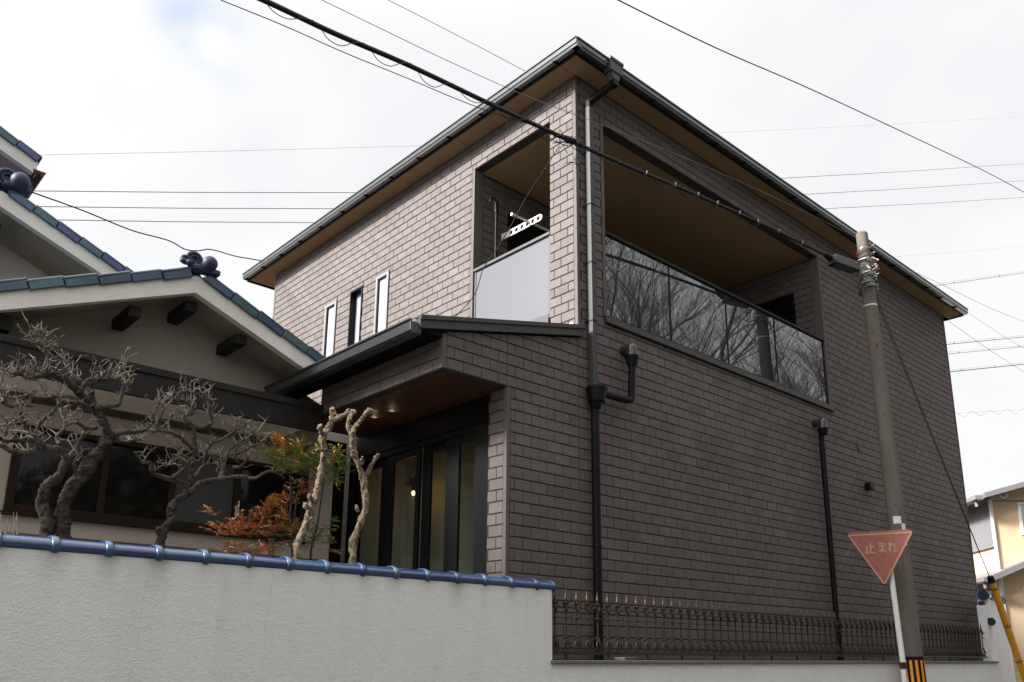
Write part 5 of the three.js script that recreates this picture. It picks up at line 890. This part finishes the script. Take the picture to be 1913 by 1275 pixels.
// ---------------------------------------------------------------- the cream house down the street
{
  const D = 22, az = rad(47), u = V(Math.cos(az), 0, Math.sin(az)), w = V(-Math.sin(az), 0, Math.cos(az));   // u to the right, w towards the street corner
  const fwd = V(Math.sin(rad(YAW)), 0, -Math.cos(rad(YAW)));
  const at = (x, y) => { const q = pixelRay(x, y); return q.multiplyScalar(D / q.dot(fwd)).add(EYE); };
  const O = at(1862, 1000), o3 = V(O.x, GROUND, O.z), c = thing('cream_house', 'cream and peach two storey house with grey verges at the right edge', 'house', o3.toArray());
  const loc = (x, y) => { const p = at(x, y).sub(o3); return [p.dot(u), p.y]; };
  const place = (g) => g.applyMatrix4(new THREE.Matrix4().makeBasis(u, V(0, 1, 0), w)).translate(o3.x, o3.y, o3.z);
  const b = (x0, x1, y0, y1, z0, z1) => place(box(x0, x1, y0, y1, z0, z1));
  const Y = (x, y) => loc(x, y)[1], top = Y(1866, 928);
  part(c, 'wall', [b(0, 5.5, 0, top, -6, 0), place(extr([[0, top], [5.5, top], [5.5, top + 1.7]], 5.9).translate(0, 0, -5.95))], M.cream);
  const onSide = (x, y) => { const q = pixelRay(x, y), k = o3.clone().sub(EYE).dot(u) / q.dot(u); const p = q.multiplyScalar(k).add(EYE).sub(o3); return [p.dot(w), p.y]; };   // where a line of sight meets the left wall of the house
  const z0 = onSide(1808, 980)[0], z1 = onSide(1857, 980)[0], yb = onSide(1857, 1017)[1], yt = onSide(1857, 936)[1];
  const wn = part(c, 'window', [b(-0.07, -0.001, yb - 0.09, yb, z0 - 0.05, z1 + 0.02), b(-0.06, -0.001, yb + 0.001, yt, z1 - 0.06, z1), b(-0.06, -0.001, yb + 0.001, yt, z0 - 0.05, z0), b(-0.06, -0.001, yt + 0.001, yt + 0.06, z0 - 0.05, z1)], M.greyTrim);
  const nz = 18, dz = (z1 - 0.07 - z0) / nz;
  for (let i = 0; i < nz; i++) part(wn, 'shutter_slat', place(cyl(-0.03, yb + 0.002, yt - 0.002, z0 + 0.01 + (i + 0.5) * dz, dz * 0.5, dz * 0.5, 8)), M.cloth);
  const l0 = onSide(1822, 1100)[0], l1 = onSide(1850, 1100)[0], ly = onSide(1850, 1084)[1];
  for (let i = 0; i < 7; i++) part(c, 'lattice_slat', b(-0.05, -0.001, 0.6, ly, l0 + (l1 - l0) * i / 7, l0 + (l1 - l0) * (i + 0.7) / 7), M.greyTrim);
  part(c, 'corner_pipe', [place(cyl(-0.06, 0, top - 0.1, 0.03, 0.045))], M.white);
  part(c, 'trim', [b(0.01, 5.5, Y(1866, 938), Y(1866, 936), 0.001, 0.02)], M.greyTrim);
  const verge = (p, q, t, name) => { const A = loc(...p), B = loc(...q), k = (B[1] - A[1]) / (B[0] - A[0]), x1 = 5.2, g = extr([[A[0], A[1] - t], [x1, A[1] - t + k * (x1 - A[0])], [x1, A[1] + k * (x1 - A[0])], [A[0], A[1]]], 0.12).translate(0, 0, 0.45), r = extr([[A[0], A[1] - 0.05], [x1, A[1] - 0.05 + k * (x1 - A[0])], [x1, A[1] - 0.01 + k * (x1 - A[0])], [A[0], A[1] - 0.01]], 6.4).translate(0, 0, -6); part(c, name, place(r), M.greyTrim); part(c, 'verge_board', place(g), M.greyTrim); return A; };
  const A = verge([1822, 928], [1913, 903], 0.13, 'roof'), B2 = verge([1838, 1078], [1913, 1045], 0.15, 'pent_roof');
  for (const q of [A, B2]) part(c, 'gutter', [place(rbox(q[0] - 0.22, q[0] + 0.02, q[1] - 0.17, q[1] - 0.04, -3, 0.5, 0.02)), place(cyl(q[0] - 0.1, q[1] - 0.32, q[1] - 0.17, 0.3, 0.045))], M.greyTrim);
  part(c, 'hook', place(new THREE.TorusGeometry(0.09, 0.025, 8, 14, Math.PI).rotateZ(Math.PI).translate(0.28, Y(1866, 925), 0.06)), M.white);
  part(c, 'hook', place(new THREE.TorusGeometry(0.07, 0.025, 8, 14, Math.PI).translate(0.55, Y(1866, 1103), 0.06)), M.white);
  const w2 = part(c, 'window', [b(0.62, 0.68, Y(1866, 1000), Y(1866, 940), 0.001, 0.05), b(0.681, 1.9, Y(1866, 943), Y(1866, 940), 0.001, 0.05)], M.white);
  part(w2, 'pane', b(0.681, 1.9, Y(1866, 1000), Y(1866, 943.2), 0.002, 0.02), M.pane);
}

// ---------------------------------------------------------------- bare trees across the street (they darken the street front and mirror in the balcony glass)
seed = 90210;
{
  const gs = [], fine = [];
  const grow = (p, d, len, r, lv) => {
    const pts = [p], n = 4; let q = p, dir = d.clone();
    for (let i = 0; i < n; i++) { dir.add(V(rr(-0.16, 0.16), rr(-0.04, 0.14), rr(-0.16, 0.16))).normalize(); q = q.clone().addScaledVector(dir, len / n); pts.push(q); }
    (lv > 3 ? fine : gs).push(limb(pts, pts.map((_, i) => mix(r, r * 0.55, i / n)), lv < 2 ? 9 : lv < 4 ? 5 : 3));
    if (lv >= 6) return;
    const k = lv === 0 ? 6 : 4;
    for (let i = 0; i < k; i++) { const t = lv === 0 ? rr(0.45, 1) : rr(0.3, 1), j = Math.min(n - 1, Math.floor(t * n)), b = pts[j].clone().lerp(pts[j + 1], t * n - j), a = rr(0, 6.28), tilt = rr(0.35, 0.85), ux = V(Math.cos(a), 0.15, Math.sin(a)); grow(b, dir.clone().multiplyScalar(Math.cos(tilt)).addScaledVector(ux, Math.sin(tilt)).normalize(), len * rr(0.55, 0.78), r * rr(0.38, 0.52), lv + 1); }
  };
  grow(V(0, GROUND, 0), V(0.03, 1, 0.02), 5.2, 0.24, 0);
  const spots = [[11.5, 9.5, 1.25, 0.3, 'tall bare tree nearest the camera across the street, mirrored in the left balcony panes'], [14.5, 11, 1.4, 2.1, 'tall bare tree across the street mirrored in the middle balcony panes'], [20.0, 9.9, 1.15, 4.0, 'tall bare tree farthest along the street, mirrored in the right balcony panes'], [5.5, 12.5, 1.2, 5.2, 'bare tree across the street behind the photographer'], [26.5, 10.5, 1.2, 1.2, 'bare tree across the street whose branch tips mirror in the rightmost balcony pane']];
  let first;
  for (const [x, z, s, turn, label] of spots) {
    let t;
    if (!first) { t = first = thing('bare_tree', label, 'tree', [0, 0, 0]); part(t, 'trunk', gs, M.farBark); part(t, 'twigs', fine, M.farBark, { kind: 'stuff' }); for (const m of t.children) m.geometry.translate(0, -GROUND, 0); }
    else { t = first.clone(); t.name = numbered('bare_tree'); scene.add(t); t.userData = { ...first.userData, label }; }
    t.position.set(x, GROUND, z); t.scale.setScalar(s); t.rotation.y = turn;
  }
}
{ // dense dark evergreens along the far side of the street, and one in the garden left of the view: they shade the lower walls
  const clump = (n, at, r, size) => { const out = { pos: [], col: [] }; for (let i = 0; i < n; i++) { const p = at(), d = V(rr(-1, 1), rr(-1, 1), rr(-1, 1)).normalize(), e = V(rr(-1, 1), rr(-1, 1), rr(-1, 1)).cross(d).normalize(), s = size * rr(0.5, 1.2), c = rr(0.6, 1.2); const a = p.clone().addScaledVector(d, s), b = p.clone().addScaledVector(e, s * 0.6), q = p.clone().addScaledVector(e, -s * 0.6), f = p.clone().addScaledVector(d, -s); for (const v of [a, b, q, b, f, q]) { out.pos.push(v.x, v.y, v.z); out.col.push(0.035 * c, 0.05 * c, 0.022 * c); } } const g = new THREE.BufferGeometry(); g.setAttribute('position', new THREE.Float32BufferAttribute(out.pos, 3)); g.setAttribute('color', new THREE.Float32BufferAttribute(out.col, 3)); g.computeVertexNormals(); return g; };
  const leafy = std([1, 1, 1], { vertexColors: true, side: THREE.DoubleSide, roughness: 0.8 });
  const h = (x) => (x > 7 ? 3.2 : 5.4) + 0.8 * Math.sin(x * 0.37) + 0.8 * Math.sin(x * 0.9 + 1);
  solo('evergreen_wood', clump(42000, () => { const x = rr(-28, 34), t = Math.pow(rnd(), 0.7); return V(x + rr(-0.5, 0.5), GROUND + t * h(x), 9.2 + rr(-0.7, 1.3) + 1.0 * t * t); }, 0, 0.24), leafy, 'dark evergreen thicket along the far side of the street', 'trees', null, 'stuff', true);
  const t = thing('evergreen_tree', 'broad dark evergreen tree in the garden left of the old house', 'tree', [-10.6, YARD, -3.3]);
  part(t, 'trunk', limb([V(-10.6, YARD, -3.3), V(-10.5, 4, -3.25), V(-10.6, 8, -3.3)], [0.16, 0.12, 0.05], 10, 0.2, 4), M.bark);
  part(t, 'crown', clump(800, () => { const u = V(rr(-1, 1), rr(-1, 1), rr(-1, 1)).normalize().multiplyScalar(Math.pow(rnd(), 0.4)); return V(-10.6 + u.x * 1.9, 5.6 + u.y * 3.6, -3.3 + u.z * 2.2 * (1.05 - 0.3 * u.y)); }, 0, 0.17), leafy, { keepUV: true, kind: 'stuff' });
}
renderer.render(scene, camera);
